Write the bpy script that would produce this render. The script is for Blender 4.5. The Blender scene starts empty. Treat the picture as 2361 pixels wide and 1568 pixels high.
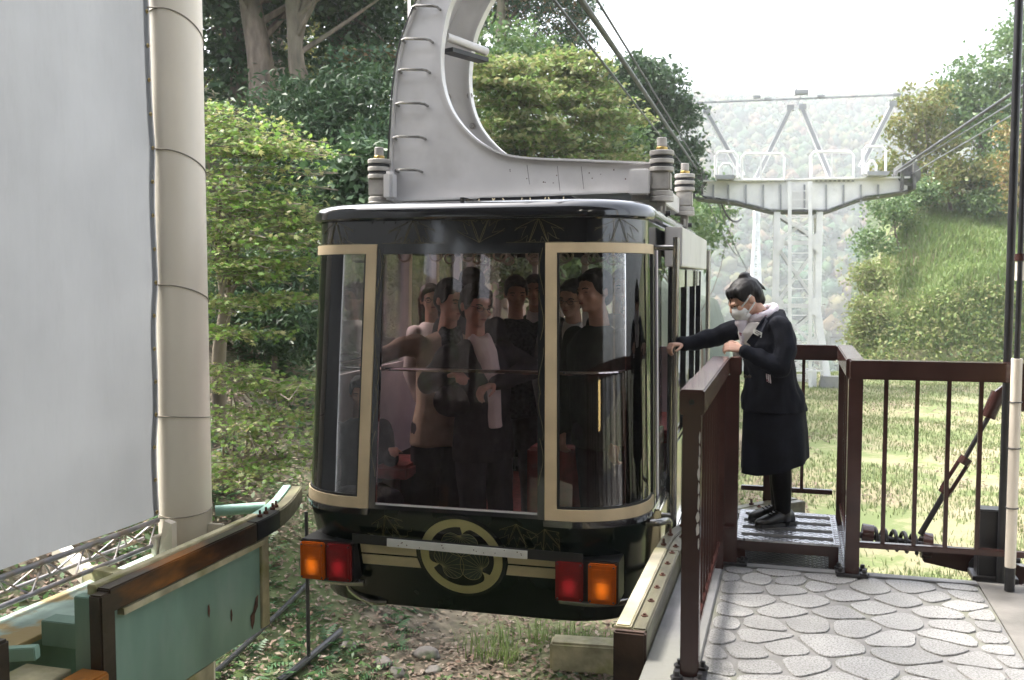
import bpy, bmesh, math, random
import numpy as np
from mathutils import Vector, Matrix, noise, Quaternion
R = math.radians
random.seed(7)
RNG = np.random.default_rng(11)
SC = bpy.context.scene
COL = SC.collection

# ---------------------------------------------------------------- camera, sky, sun, exposure
FOC, CX, CY, HOR = 2250.0, 1180.5, 784.0, 642.0        # reference frame 2361 x 1568
PITCH = math.atan((CY - HOR) / FOC)
CAMZ = 1.56
cam_d = bpy.data.cameras.new('camera'); cam = bpy.data.objects.new('camera', cam_d); COL.objects.link(cam)
cam.location = (0, 0, CAMZ); cam.rotation_euler = (math.pi / 2 - PITCH, 0, 0)
cam_d.sensor_width = 36.0; cam_d.lens = 36.0 * FOC / 2361.0
cam_d.clip_start = 0.05; cam_d.clip_end = 5000
cam_d.dof.use_dof = True; cam_d.dof.focus_distance = 5.9; cam_d.dof.aperture_fstop = 5.0
SC.camera = cam
SUN_EL, SUN_AZ = 55.0, -62.0          # azimuth clockwise from +Y (forward), negative = from the left
w = bpy.data.worlds.new('World'); SC.world = w; w.use_nodes = True
wn = w.node_tree.nodes; wl = w.node_tree.links
sky_n = wn.new('ShaderNodeTexSky'); sky_n.sky_type = 'NISHITA'; sky_n.sun_disc = False
sky_n.sun_elevation = R(SUN_EL); sky_n.sun_rotation = R(SUN_AZ)
sky_n.air_density = 1.0; sky_n.dust_density = 5.0; sky_n.ozone_density = 1.0
bg = wn['Background']; bg.inputs['Strength'].default_value = 0.15
hs = wn.new('ShaderNodeHueSaturation'); hs.inputs['Saturation'].default_value = 0.45      # thin white overcast
wl.new(sky_n.outputs[0], hs.inputs['Color']); wl.new(hs.outputs[0], bg.inputs['Color'])
sd = bpy.data.lights.new('sun', 'SUN'); sd.energy = 1.9; sd.angle = R(16); sd.color = (1.0, 0.95, 0.87)
sun = bpy.data.objects.new('sun', sd); COL.objects.link(sun); sun.location = (-40, 20, 60)
sdir = Vector((math.sin(R(SUN_AZ)) * math.cos(R(SUN_EL)), math.cos(R(SUN_AZ)) * math.cos(R(SUN_EL)), math.sin(R(SUN_EL))))
sun.rotation_euler = sdir.to_track_quat('Z', 'Y').to_euler()
SC.view_settings.view_transform = 'Standard'; SC.view_settings.look = 'None'
SC.view_settings.exposure = 2.2; SC.view_settings.gamma = 1.0
SC.render.engine = 'CYCLES'
cy = SC.cycles
cy.use_denoising = True
try: cy.denoiser = 'OPENIMAGEDENOISE'
except Exception: pass
cy.max_bounces = 10; cy.diffuse_bounces = 3; cy.glossy_bounces = 4; cy.transmission_bounces = 6
cy.transparent_max_bounces = 16; cy.volume_bounces = 1; cy.sample_clamp_indirect = 6.0
cy.caustics_reflective = False; cy.caustics_refractive = False

# ---------------------------------------------------------------- frames: station, gondola, tower, world
class Frame:
    def __init__(s, o, deg):
        s.o = Vector(o); s.a = R(deg); s.M = Matrix.Translation(s.o) @ Matrix.Rotation(s.a, 4, 'Z'); s.I = s.M.inverted()
    def w(s, p): return s.M @ Vector(p)
WF = Frame((0, 0, 0), 0)
ST = Frame((0, 0, 0), -16)
GF = Frame((-0.325, 5.434, 0), -15)
TF = Frame((9.12, 31.0, 0), -14)
_cp, _sp = math.cos(PITCH), math.sin(PITCH)
def ray(px, py):
    x = (px - CX) / FOC; y = -(py - CY) / FOC
    return Vector((x, _cp + y * _sp, -_sp + y * _cp))
def at(px, py, Y):                     # point of that view ray at depth Y (world)
    d = ray(px, py); return Vector((0, 0, CAMZ)) + d * (Y / d.y)
def onplane(F, px, py, axis, val):     # ray against a plane x/y/z = val of frame F -> frame coords
    o = F.I @ Vector((0, 0, CAMZ)); d = F.I.to_3x3() @ ray(px, py)
    return o + d * ((val - o[axis]) / d[axis])
def proj(p):
    p = Vector(p) - Vector((0, 0, CAMZ)); f = p.y * _cp - p.z * _sp; u = p.y * _sp + p.z * _cp
    return CX + FOC * p.x / f, CY - FOC * u / f

# ---------------------------------------------------------------- materials
MATS = {}
def mat(name, col, rough=0.6, metal=0.0, var=0.12, vs=6.0, bump=0.0, bs=60.0, col2=None, c2s=3.0, c2t=(0.5, 0.6), spec=0.5, coat=0.0, trans=0.0, island=None, coords='Object', stretch=None, rvar=0.0):
    m = bpy.data.materials.new(name); m.use_nodes = True; MATS[name] = m
    nt = m.node_tree; N, L = nt.nodes, nt.links; b = N['Principled BSDF']
    b.inputs['Roughness'].default_value = rough; b.inputs['Metallic'].default_value = metal
    b.inputs['Specular IOR Level'].default_value = spec; b.inputs['Coat Weight'].default_value = coat; b.inputs['Coat Roughness'].default_value = 0.06
    tc = N.new('ShaderNodeTexCoord'); src = tc.outputs[coords]
    if stretch:
        mp = N.new('ShaderNodeMapping'); mp.inputs['Scale'].default_value = stretch; L.new(src, mp.inputs[0]); src = mp.outputs[0]
    def nz(scale, det=4.0):
        n = N.new('ShaderNodeTexNoise'); n.inputs['Scale'].default_value = scale; n.inputs['Detail'].default_value = det; L.new(src, n.inputs['Vector']); return n
    n1 = nz(vs)
    cr = N.new('ShaderNodeValToRGB'); lo = [max(0, c * (1 - var * 2)) for c in col]; hi = [min(1, c * (1 + var * 2)) for c in col]
    cr.color_ramp.elements[0].position = 0.3; cr.color_ramp.elements[0].color = (*lo, 1)
    cr.color_ramp.elements[1].position = 0.7; cr.color_ramp.elements[1].color = (*hi, 1)
    L.new(n1.outputs['Fac'], cr.inputs[0]); out = cr.outputs[0]
    if island:
        g = N.new('ShaderNodeNewGeometry'); ci = N.new('ShaderNodeValToRGB'); e = ci.color_ramp.elements
        while len(e) < len(island): e.new(0.5)
        for i, c in enumerate(island): e[i].position = i / (len(island) - 1); e[i].color = (*c, 1)
        L.new(g.outputs['Random Per Island'], ci.inputs[0]); out = ci.outputs[0]
    if col2:
        n2 = nz(c2s, 8.0); rp = N.new('ShaderNodeValToRGB'); rp.color_ramp.elements[0].position = c2t[0]; rp.color_ramp.elements[1].position = c2t[1]
        L.new(n2.outputs['Fac'], rp.inputs[0]); mx = N.new('ShaderNodeMix'); mx.data_type = 'RGBA'
        L.new(rp.outputs[0], mx.inputs['Factor']); L.new(out, mx.inputs['A']); mx.inputs['B'].default_value = (*col2, 1); out = mx.outputs['Result']
    L.new(out, b.inputs['Base Color'])
    if rvar:
        mr = N.new('ShaderNodeMapRange'); mr.inputs['To Min'].default_value = max(0.02, rough - rvar); mr.inputs['To Max'].default_value = min(1, rough + rvar)
        n4 = nz(vs * 2.3, 6); L.new(n4.outputs['Fac'], mr.inputs['Value']); L.new(mr.outputs[0], b.inputs['Roughness'])
    if bump:
        n3 = nz(bs, 6.0); bp = N.new('ShaderNodeBump'); bp.inputs['Strength'].default_value = bump; bp.inputs['Distance'].default_value = 0.01
        L.new(n3.outputs['Fac'], bp.inputs['Height']); L.new(bp.outputs[0], b.inputs['Normal'])
    if trans:
        tr = N.new('ShaderNodeBsdfTranslucent'); L.new(out, tr.inputs['Color']); ms = N.new('ShaderNodeMixShader'); ms.inputs[0].default_value = trans
        L.new(b.outputs[0], ms.inputs[1]); L.new(tr.outputs[0], ms.inputs[2]); L.new(ms.outputs[0], N['Material Output'].inputs[0])
    return m
def glass_mat(name, tint, ior=1.5, rough=0.0, gain=1.0):
    m = bpy.data.materials.new(name); m.use_nodes = True; MATS[name] = m; N, L = m.node_tree.nodes, m.node_tree.links
    N.remove(N['Principled BSDF']); t = N.new('ShaderNodeBsdfTransparent'); t.inputs[0].default_value = (*tint, 1)
    g = N.new('ShaderNodeBsdfGlossy'); g.inputs['Roughness'].default_value = rough; g.inputs['Color'].default_value = (0.95, 0.97, 1, 1)
    f = N.new('ShaderNodeFresnel'); f.inputs[0].default_value = ior; ms = N.new('ShaderNodeMixShader')
    mm = N.new('ShaderNodeMath'); mm.operation = 'MULTIPLY'; mm.inputs[1].default_value = gain; mm.use_clamp = True
    L.new(f.outputs[0], mm.inputs[0]); L.new(mm.outputs[0], ms.inputs[0])
    L.new(t.outputs[0], ms.inputs[1]); L.new(g.outputs[0], ms.inputs[2]); L.new(ms.outputs[0], N['Material Output'].inputs[0]); return m
def lamp_mat(name, col, strength, hot=0):
    m = mat(name, col, rough=0.18, var=0.05, vs=30); N, L = m.node_tree.nodes, m.node_tree.links; b = N['Principled BSDF']
    b.inputs['Emission Color'].default_value = (*col, 1); b.inputs['Emission Strength'].default_value = strength
    if hot:                                  # the bulb shows brighter through the lens
        tc = N.new('ShaderNodeTexCoord'); vd = N.new('ShaderNodeVectorMath'); vd.operation = 'DISTANCE'; vd.inputs[1].default_value = (0.5, 0.0, 0.36); L.new(tc.outputs['Generated'], vd.inputs[0])
        mr = N.new('ShaderNodeMapRange'); mr.interpolation_type = 'SMOOTHSTEP'; mr.inputs['From Min'].default_value = 0.0; mr.inputs['From Max'].default_value = 0.5; mr.inputs['To Min'].default_value = hot; mr.inputs['To Max'].default_value = strength
        L.new(vd.outputs['Value'], mr.inputs['Value']); L.new(mr.outputs[0], b.inputs['Emission Strength'])
    return m

# ---------------------------------------------------------------- mesh building
ORG = {}                                  # object name -> (frame, origin in that frame)
def link(o): COL.objects.link(o); return o
def tag(o, label, cat, group=None, kind=None):
    if label: o['label'] = label
    if cat: o['category'] = cat
    if group: o['group'] = group
    if kind: o['kind'] = kind
    return o
def thing(name, label, cat, F=WF, org=(0, 0, 0), group=None):
    o = bpy.data.objects.new(name, None); link(o); o.empty_display_size = 0.2
    o.location = F.w(org); o.rotation_euler = (0, 0, F.a); ORG[o.name] = (F, Vector(org)); return tag(o, label, cat, group)
def place(o, parent, F, org):
    if parent is not None:
        o.parent = parent; ORG[o.name] = ORG[parent.name]
    else:
        o.location = F.w(org); o.rotation_euler = (0, 0, F.a); ORG[o.name] = (F, Vector(org))
def origin_of(parent, org): return ORG[parent.name][1] if parent is not None else Vector(org)
def np_mesh(name, V, F, m, smooth=False):
    V = np.asarray(V, dtype=np.float32); F = np.asarray(F, dtype=np.int32); k = F.shape[1]
    me = bpy.data.meshes.new(name); me.vertices.add(len(V)); me.vertices.foreach_set('co', V.ravel())
    me.loops.add(F.size); me.loops.foreach_set('vertex_index', F.ravel()); me.polygons.add(len(F))
    me.polygons.foreach_set('loop_start', np.arange(0, F.size, k, dtype=np.int32)); me.polygons.foreach_set('loop_total', np.full(len(F), k, dtype=np.int32))
    if smooth: me.polygons.foreach_set('use_smooth', np.ones(len(F), dtype=bool))
    me.update(calc_edges=True); me.materials.append(MATS[m] if isinstance(m, str) else m); return me
def np_obj(name, V, F, m, parent=None, Fr=WF, org=(0, 0, 0), smooth=False):
    V = np.asarray(V, dtype=np.float64) - np.array(origin_of(parent, org))
    o = link(bpy.data.objects.new(name, np_mesh(name, V, F, m, smooth))); place(o, parent, Fr, org); return o
class MB:
    def __init__(s): s.v = []; s.f = []
    def add(s, v, f):
        n = len(s.v); s.v += [tuple(p) for p in v]; s.f += [tuple(i + n for i in q) for q in f]; return s
    def box(s, c, d, rz=0, rx=0, ry=0, taper=1.0):
        M = Matrix.Translation(Vector(c)) @ Matrix.Rotation(rz, 4, 'Z') @ Matrix.Rotation(ry, 4, 'Y') @ Matrix.Rotation(rx, 4, 'X')
        v = [M @ Vector((x * d[0] / 2 * (taper if z > 0 else 1), y * d[1] / 2 * (taper if z > 0 else 1), z * d[2] / 2)) for z in (-1, 1) for y in (-1, 1) for x in (-1, 1)]
        return s.add(v, [(0, 2, 3, 1), (4, 5, 7, 6), (0, 1, 5, 4), (2, 6, 7, 3), (0, 4, 6, 2), (1, 3, 7, 5)])
    def bb(s, x0, x1, y0, y1, z0, z1): return s.box(((x0 + x1) / 2, (y0 + y1) / 2, (z0 + z1) / 2), (abs(x1 - x0), abs(y1 - y0), abs(z1 - z0)))
    def bar(s, p0, p1, wd, ht, up=(0, 0, 1)):
        p0, p1 = Vector(p0), Vector(p1); d = (p1 - p0).normalized(); u = Vector(up)
        if abs(d.dot(u)) > 0.98: u = Vector((0, 1, 0))
        r = d.cross(u).normalized(); u = r.cross(d); v = []
        for p in (p0, p1):
            for a, b in ((-1, -1), (1, -1), (1, 1), (-1, 1)): v.append(p + r * (a * wd / 2) + u * (b * ht / 2))
        return s.add(v, [(0, 1, 2, 3), (7, 6, 5, 4), (0, 4, 5, 1), (1, 5, 6, 2), (2, 6, 7, 3), (3, 7, 4, 0)])
    def tube(s, pts, r, n=10, cap=True, closed=False):
        pts = [Vector(p) for p in pts]; m = len(pts); rr = r if isinstance(r, (list, tuple)) else [r] * m
        ref = None; rings = []
        for i, p in enumerate(pts):
            if closed: d = pts[(i + 1) % m] - pts[i - 1]
            else: d = pts[min(i + 1, m - 1)] - pts[max(i - 1, 0)]
            d = d.normalized() if d.length > 1e-9 else Vector((0, 0, 1))
            if ref is None: ref = d.orthogonal().normalized()
            ref = ref - d * ref.dot(d)
            ref = ref.normalized() if ref.length > 1e-6 else d.orthogonal().normalized()
            b = d.cross(ref); rings.append([p + (ref * math.cos(2 * math.pi * k / n) + b * math.sin(2 * math.pi * k / n)) * rr[i] for k in range(n)])
        v = [q for g in rings for q in g]; f = []
        for i in range(m if closed else m - 1):
            j = (i + 1) % m
            for k in range(n): f.append((i * n + k, i * n + (k + 1) % n, j * n + (k + 1) % n, j * n + k))
        if cap and not closed: f.append(tuple(range(n - 1, -1, -1))); f.append(tuple((m - 1) * n + k for k in range(n)))
        return s.add(v, f)
    def cyl(s, p0, p1, r, n=14): return s.tube([p0, p1], r, n)
    def lathe(s, c, prof, n=20, axis='z'):
        v = []; f = []
        for (r, h) in prof:
            for k in range(n):
                a = 2 * math.pi * k / n; x, y = r * math.cos(a), r * math.sin(a)
                v.append({'z': (c[0] + x, c[1] + y, c[2] + h), 'y': (c[0] + x, c[1] + h, c[2] + y), 'x': (c[0] + h, c[1] + x, c[2] + y)}[axis])
        m = len(prof)
        for i in range(m - 1):
            for k in range(n): f.append((i * n + k, i * n + (k + 1) % n, (i + 1) * n + (k + 1) % n, (i + 1) * n + k))
        f.append(tuple(range(n - 1, -1, -1))); f.append(tuple((m - 1) * n + k for k in range(n))); return s.add(v, f)
    def prism(s, poly, a0, a1, axis='y'):     # polygon extruded along an axis; poly in the two other axes, order (x,y,z) minus axis
        n = len(poly); mk = {'y': lambda p, a: (p[0], a, p[1]), 'x': lambda p, a: (a, p[0], p[1]), 'z': lambda p, a: (p[0], p[1], a)}[axis]
        v = [mk(p, a0) for p in poly] + [mk(p, a1) for p in poly]
        return s.add(v, [tuple(range(n)), tuple(range(2 * n - 1, n - 1, -1))] + [(i, n + i, n + (i + 1) % n, (i + 1) % n) for i in range(n)])
    def strip(s, poly, a0, a1, th, axis='y', closed=False):   # plate following an open polyline, wide along axis
        pts = [Vector((p[0], p[1])) for p in poly]; n = len(pts); out = []
        for i in range(n):
            d = (pts[min(i + 1, n - 1)] - pts[max(i - 1, 0)]).normalized(); out.append(pts[i] + Vector((-d.y, d.x)) * th)
        return s.prism([tuple(p) for p in pts] + [tuple(p) for p in reversed(out)], a0, a1, axis)
    def build(s, name, m, parent=None, F=WF, org=(0, 0, 0), smooth=False, bevel=0, seg=2, auto=True, jit=0):
        o_ = origin_of(parent, org); me = bpy.data.meshes.new(name)
        me.from_pydata([tuple(Vector(p) - o_) for p in s.v], [], s.f); me.validate(); me.materials.append(MATS[m])
        bm = bmesh.new(); bm.from_mesh(me); bmesh.ops.recalc_face_normals(bm, faces=bm.faces)
        if bevel: bmesh.ops.bevel(bm, geom=[e for e in bm.edges if len(e.link_faces) == 2 and e.calc_face_angle(0) > 0.6], offset=bevel, segments=seg, affect='EDGES', clamp_overlap=True)
        if smooth or bevel:
            for f in bm.faces: f.smooth = True
            for e in bm.edges:
                if len(e.link_faces) == 2 and e.calc_face_angle(0) > R(38): e.smooth = False
        bm.to_mesh(me); bm.free()
        o = link(bpy.data.objects.new(name, me)); place(o, parent, F, org); return o
def cr_spline(P, n=6):                     # Catmull-Rom through points
    P = [np.array(p, float) for p in P]; Q = [P[0] * 2 - P[1]] + P + [P[-1] * 2 - P[-2]]; out = []
    for i in range(1, len(Q) - 2):
        for k in range(n):
            t = k / n; a, b, c, d = Q[i - 1:i + 3]
            out.append(0.5 * (2 * b + (c - a) * t + (2 * a - 5 * b + 4 * c - d) * t * t + (3 * b - a - 3 * c + d) * t ** 3))
    out.append(P[-1]); return [tuple(p) for p in out]
def dup(o, parent=None, loc=None, rotz=None, label=None):
    c = o.copy(); COL.objects.link(c)
    if parent is not None: c.parent = parent
    if loc is not None: c.location = loc
    if rotz is not None: c.rotation_euler = (0, 0, rotz)
    if label: c['label'] = label
    for ch in [x for x in o.children]: dup(ch, c)
    return c
def sm(x, a, b):
    t = np.clip((x - a) / (b - a), 0, 1); return t * t * (3 - 2 * t)
# ---------------------------------------------------------------- materials of the land
mat('bark', (0.13, 0.10, 0.08), 0.9, var=0.3, vs=9, bump=0.8, bs=30, stretch=(1, 1, 0.25), col2=(0.10, 0.11, 0.07), c2s=2, c2t=(0.5, 0.7))
mat('bark_pale', (0.17, 0.135, 0.105), 0.9, var=0.3, vs=7, bump=1.0, bs=25, stretch=(1, 1, 0.3), col2=(0.16, 0.15, 0.10), c2s=1.5, c2t=(0.45, 0.65))
mat('twig', (0.19, 0.15, 0.12), 0.85, var=0.2)
G = lambda *c: [tuple(x) for x in c]
mat('leaf_dark', (0.03, 0.06, 0.03), 0.45, island=G((0.034, 0.070, 0.030), (0.055, 0.11, 0.045), (0.085, 0.145, 0.06), (0.042, 0.09, 0.042)), trans=0.25, spec=0.45)
mat('leaf_mid', (0.06, 0.11, 0.03), 0.45, island=G((0.07, 0.14, 0.04), (0.11, 0.19, 0.055), (0.15, 0.22, 0.075), (0.08, 0.16, 0.07)), trans=0.32)
mat('leaf_maple', (0.1, 0.18, 0.03), 0.5, island=G((0.13, 0.25, 0.045), (0.18, 0.31, 0.06), (0.25, 0.33, 0.09), (0.36, 0.33, 0.15), (0.13, 0.25, 0.05)), trans=0.45)
mat('leaf_maple_far', (0.1, 0.18, 0.03), 0.5, island=G((0.15, 0.25, 0.065), (0.21, 0.30, 0.08), (0.29, 0.31, 0.12), (0.31, 0.29, 0.14), (0.15, 0.27, 0.07)), trans=0.4)
mat('leaf_conifer', (0.05, 0.10, 0.05), 0.5, island=G((0.04, 0.10, 0.06), (0.06, 0.13, 0.06), (0.08, 0.15, 0.06), (0.22, 0.12, 0.05)), trans=0.3)
mat('leaf_autumn', (0.2, 0.18, 0.05), 0.55, island=G((0.15, 0.18, 0.04), (0.22, 0.22, 0.06), (0.12, 0.18, 0.04), (0.26, 0.21, 0.08), (0.11, 0.16, 0.05)), trans=0.4)
mat('leaf_orange', (0.3, 0.15, 0.05), 0.55, island=G((0.27, 0.17, 0.07), (0.18, 0.19, 0.05), (0.30, 0.20, 0.08)), trans=0.4)
mat('leaf_far', (0.06, 0.1, 0.05), 0.9, var=0.2, spec=0.05)
def far_mat():
    m = MATS['leaf_far']; N, L = m.node_tree.nodes, m.node_tree.links; a = N.new('ShaderNodeAttribute'); a.attribute_name = 'tint'; c = N.new('ShaderNodeValToRGB'); e = c.color_ramp.elements
    cols = G((0.024, 0.055, 0.042), (0.035, 0.072, 0.045), (0.055, 0.095, 0.038), (0.038, 0.068, 0.048), (0.09, 0.10, 0.042), (0.12, 0.08, 0.055), (0.07, 0.095, 0.045), (0.036, 0.06, 0.042))
    while len(e) < len(cols): e.new(0.5)
    for i, k in enumerate(cols): e[i].position = i / (len(cols) - 1); e[i].color = (*k, 1)
    L.new(a.outputs['Fac'], c.inputs[0]); L.new(c.outputs[0], N['Principled BSDF'].inputs['Base Color'])
far_mat()
mat('creeper', (0.2, 0.24, 0.08), 0.6, island=G((0.17, 0.25, 0.07), (0.24, 0.28, 0.10), (0.20, 0.24, 0.09), (0.28, 0.26, 0.13), (0.13, 0.21, 0.06)), trans=0.3, spec=0.2)
mat('fern', (0.05, 0.13, 0.05), 0.5, island=G((0.05, 0.13, 0.05), (0.09, 0.19, 0.07), (0.06, 0.15, 0.07), (0.13, 0.20, 0.06)), trans=0.35)
mat('litter', (0.2, 0.13, 0.09), 0.8, island=G((0.20, 0.14, 0.10), (0.28, 0.22, 0.16), (0.12, 0.085, 0.06), (0.34, 0.28, 0.22), (0.20, 0.12, 0.08), (0.16, 0.13, 0.10)), trans=0.1)
mat('grass', (0.12, 0.16, 0.05), 0.6, island=G((0.14, 0.19, 0.065), (0.19, 0.22, 0.09), (0.12, 0.185, 0.06), (0.23, 0.225, 0.12), (0.16, 0.21, 0.075)), trans=0.3)
mat('grass_green', (0.1, 0.2, 0.05), 0.6, island=G((0.18, 0.27, 0.08), (0.23, 0.31, 0.10), (0.16, 0.25, 0.07), (0.28, 0.30, 0.13)), trans=0.3)
mat('rock', (0.22, 0.20, 0.18), 0.9, var=0.2, vs=5, bump=0.6, bs=25, col2=(0.10, 0.13, 0.06), c2s=4, c2t=(0.5, 0.65))
def ground_mat():
    m = mat('ground', (0.12, 0.10, 0.07), 0.95, var=0.3, vs=9, bump=0.7, bs=22, col2=(0.10, 0.13, 0.05), c2s=0.8, c2t=(0.45, 0.62))
    N, L = m.node_tree.nodes, m.node_tree.links; b = N['Principled BSDF']; src = b.inputs['Base Color'].links[0].from_socket
    at_ = N.new('ShaderNodeAttribute'); at_.attribute_name = 'lawn'
    n = N.new('ShaderNodeTexNoise'); n.inputs['Scale'].default_value = 0.55; n.inputs['Detail'].default_value = 12; n.inputs['Roughness'].default_value = 0.78
    tc = N.new('ShaderNodeTexCoord'); L.new(tc.outputs['Object'], n.inputs['Vector'])
    cr = N.new('ShaderNodeValToRGB'); e = cr.color_ramp.elements; e[0].position = 0.46; e[0].color = (0.145, 0.18, 0.065, 1); e[1].position = 0.66; e[1].color = (0.31, 0.235, 0.17, 1)
    k = e.new(0.5); k.color = (0.23, 0.225, 0.115, 1); L.new(n.outputs['Fac'], cr.inputs[0])
    mx = N.new('ShaderNodeMix'); mx.data_type = 'RGBA'; L.new(at_.outputs['Fac'], mx.inputs['Factor']); L.new(src, mx.inputs['A']); L.new(cr.outputs[0], mx.inputs['B'])
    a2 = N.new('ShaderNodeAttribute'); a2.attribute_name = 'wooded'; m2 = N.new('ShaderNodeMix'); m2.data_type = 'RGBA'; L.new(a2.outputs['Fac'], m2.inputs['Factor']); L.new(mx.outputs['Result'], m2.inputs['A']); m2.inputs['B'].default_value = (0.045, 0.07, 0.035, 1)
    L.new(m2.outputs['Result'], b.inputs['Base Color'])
ground_mat()

# ---------------------------------------------------------------- terrain
_v15 = np.array((math.cos(R(15)), -math.sin(R(15)))); _u15 = np.array((math.sin(R(15)), math.cos(R(15))))
def nzv(x, y, s, seed=0.0):               # cheap smooth noise, vectorised
    x = np.asarray(x) * s + seed; y = np.asarray(y) * s - seed * 1.7
    return (np.sin(x * 1.3 + 1.7 * np.sin(y * 0.9)) + np.sin(y * 1.7 + 1.3 * np.sin(x * 1.1 + 2)) + 0.6 * np.sin(2.9 * x + 2.3 * y)) / 2.6
def height(X, Y):
    X = np.asarray(X, float); Y = np.asarray(Y, float)
    q = -((X + 0.272) * _v15[0] + (Y - 5.42) * _v15[1])            # metres left of the track line
    qq = np.clip(q - 1.3, 0, 8.0)
    left = 0.30 * qq + 0.075 * qq ** 2 + np.clip(q - 9.3, 0, 60) * 0.15
    left = left * (1 - 0.75 * sm(Y, 60, 110))
    h = -1.8 + left + 0.07 * nzv(X, Y, 0.9) * sm(Y, 3, 8) + 0.15 * nzv(X, Y, 0.25, 3) * sm(q, 1, 4)
    # mound on the right
    Xe = 12.2 + (Y - 33) * 0.30 + 0.8 * nzv(X, Y, 0.35, 5)
    edge = sm(X, Xe - 0.6, Xe + 2.6)
    yf = Y + 0.7 * nzv(X, Y, 0.4, 9)
    m = 3.5 * sm(yf, 32.2, 35.0) + 2.6 * sm(yf, 34.5, 43) + 1.6 * sm(X, 14, 26) * sm(yf, 34, 46) + 9 * sm(Y, 44, 90) * sm(X, 10, 40)
    h = h + m * edge
    # the ground falls away behind the tower, then the far hillside rises
    right = sm(q, 6.0, -1.0) * (1 - edge * (1 - sm(Y, 60, 120)))
    h = h - right * (sm(Y, 34.5, 75) * 24 + sm(Y, 60, 170) * 26)
    ridge = 84 + 16 * nzv(X, Y * 0.2, 0.012, 2) + 0.10 * (X - 90)
    far = -48 + (ridge + 48) * sm(Y, 165, 520) + 3.5 * nzv(X, Y, 0.05) * sm(Y, 150, 250)
    t = sm(Y, 130, 230)
    return h * (1 - t) + far * t
def axis_pts(lo, hi, step, far, grow=1.12):
    a = list(np.arange(lo, hi + 1e-6, step)); d = step
    while a[-1] < far: d *= grow; a.append(a[-1] + d)
    d = step; b = [lo]
    while b[-1] > -far: d *= grow; b.append(b[-1] - d)
    return np.array(b[:0:-1] + a)
gx = axis_pts(-14, 26, 0.4, 640); gy = axis_pts(2, 48, 0.4, 900, 1.07); gy = gy[gy > -200]
GX, GY = np.meshgrid(gx, gy); GZ = height(GX, GY)
nx, ny = len(gx), len(gy); idx = np.arange(nx * ny).reshape(ny, nx)
gf = np.stack([idx[:-1, :-1], idx[:-1, 1:], idx[1:, 1:], idx[1:, :-1]], -1).reshape(-1, 4)
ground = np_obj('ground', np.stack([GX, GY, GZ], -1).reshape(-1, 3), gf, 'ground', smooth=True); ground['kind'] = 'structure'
qg = -((GX + 0.272) * _v15[0] + (GY - 5.42) * _v15[1])
la = ground.data.attributes.new('lawn', 'FLOAT', 'POINT'); la.data.foreach_set('value', (sm(qg, 1.6, -0.6) * sm(GY, 7.5, 10.5)).astype(np.float32).ravel())
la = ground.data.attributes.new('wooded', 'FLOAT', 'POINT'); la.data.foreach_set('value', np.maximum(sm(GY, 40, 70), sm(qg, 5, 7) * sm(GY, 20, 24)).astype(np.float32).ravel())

# ---------------------------------------------------------------- leaf scatter
def frames(n, up=0.4, rng=RNG):
    d = rng.normal(size=(n, 3)); d[:, 2] += up * 2; d /= np.linalg.norm(d, axis=1)[:, None]      # leaf normals
    t = rng.normal(size=(n, 3)); t -= d * (t * d).sum(1)[:, None]; t /= np.linalg.norm(t, axis=1)[:, None]
    return t, np.cross(d, t), d
LEAF = {'oval': (np.array([(0, 0, 0), (0.45, 0.26, 0.06), (1, 0, -0.1), (0.45, -0.26, 0.06)]) - (0.5, 0, 0), np.array([(0, 1, 2, 3)])),
        'long': (np.array([(0, 0, 0), (0.4, 0.15, 0.05), (1, 0, -0.18), (0.4, -0.15, 0.05)]) - (0.5, 0, 0), np.array([(0, 1, 2, 3)]))}
_mp = [(0, 0, 0)]
for a, l in ((0, 1), (18, .42), (38, .92), (60, .36), (82, .62), (130, .18), (180, .12), (230, .18), (278, .62), (300, .36), (322, .92), (342, .42)):
    _mp.append((l * math.cos(R(a)) * 0.6, l * math.sin(R(a)) * 0.6, -0.12 * l))
LEAF['maple'] = (np.array(_mp), np.array([(0, i, i % 12 + 1) for i in range(1, 13)]))
_fr = []; _ff = []
for i in range(7):
    y = i / 7; l = 0.42 * (1 - y) ** 0.8 + 0.04; b0 = len(_fr); z = -0.35 * y * y
    _fr += [(y - .03, 0, z), (y + .05, l, z - .06), (y + .085, 0.0, z), (y + .05, -l, z - .06)]; _ff.append((b0, b0 + 1, b0 + 2, b0 + 3))
LEAF['fern'] = (np.array(_fr), np.array(_ff))
def leaves(P, size, shape='oval', up=0.4, T=None, svar=0.35):
    tv, tf = LEAF[shape]; n = len(P); t, b, d = frames(n, up)
    if T is not None: t, b, d = T
    s = size * (1 + svar * RNG.uniform(-1, 1, n))
    V = P[:, None, :] + s[:, None, None] * (tv[None, :, 0:1] * t[:, None, :] + tv[None, :, 1:2] * b[:, None, :] + tv[None, :, 2:3] * d[:, None, :])
    F = tf[None] + (np.arange(n) * len(tv))[:, None, None]
    return V.reshape(-1, 3), F.reshape(-1, tf.shape[1])
def in_ball(n, shell=0.55):
    d = RNG.normal(size=(n, 3)); d /= np.linalg.norm(d, axis=1)[:, None]
    return d * (shell + (1 - shell) * RNG.uniform(0, 1, n) ** 0.7)[:, None]
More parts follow.
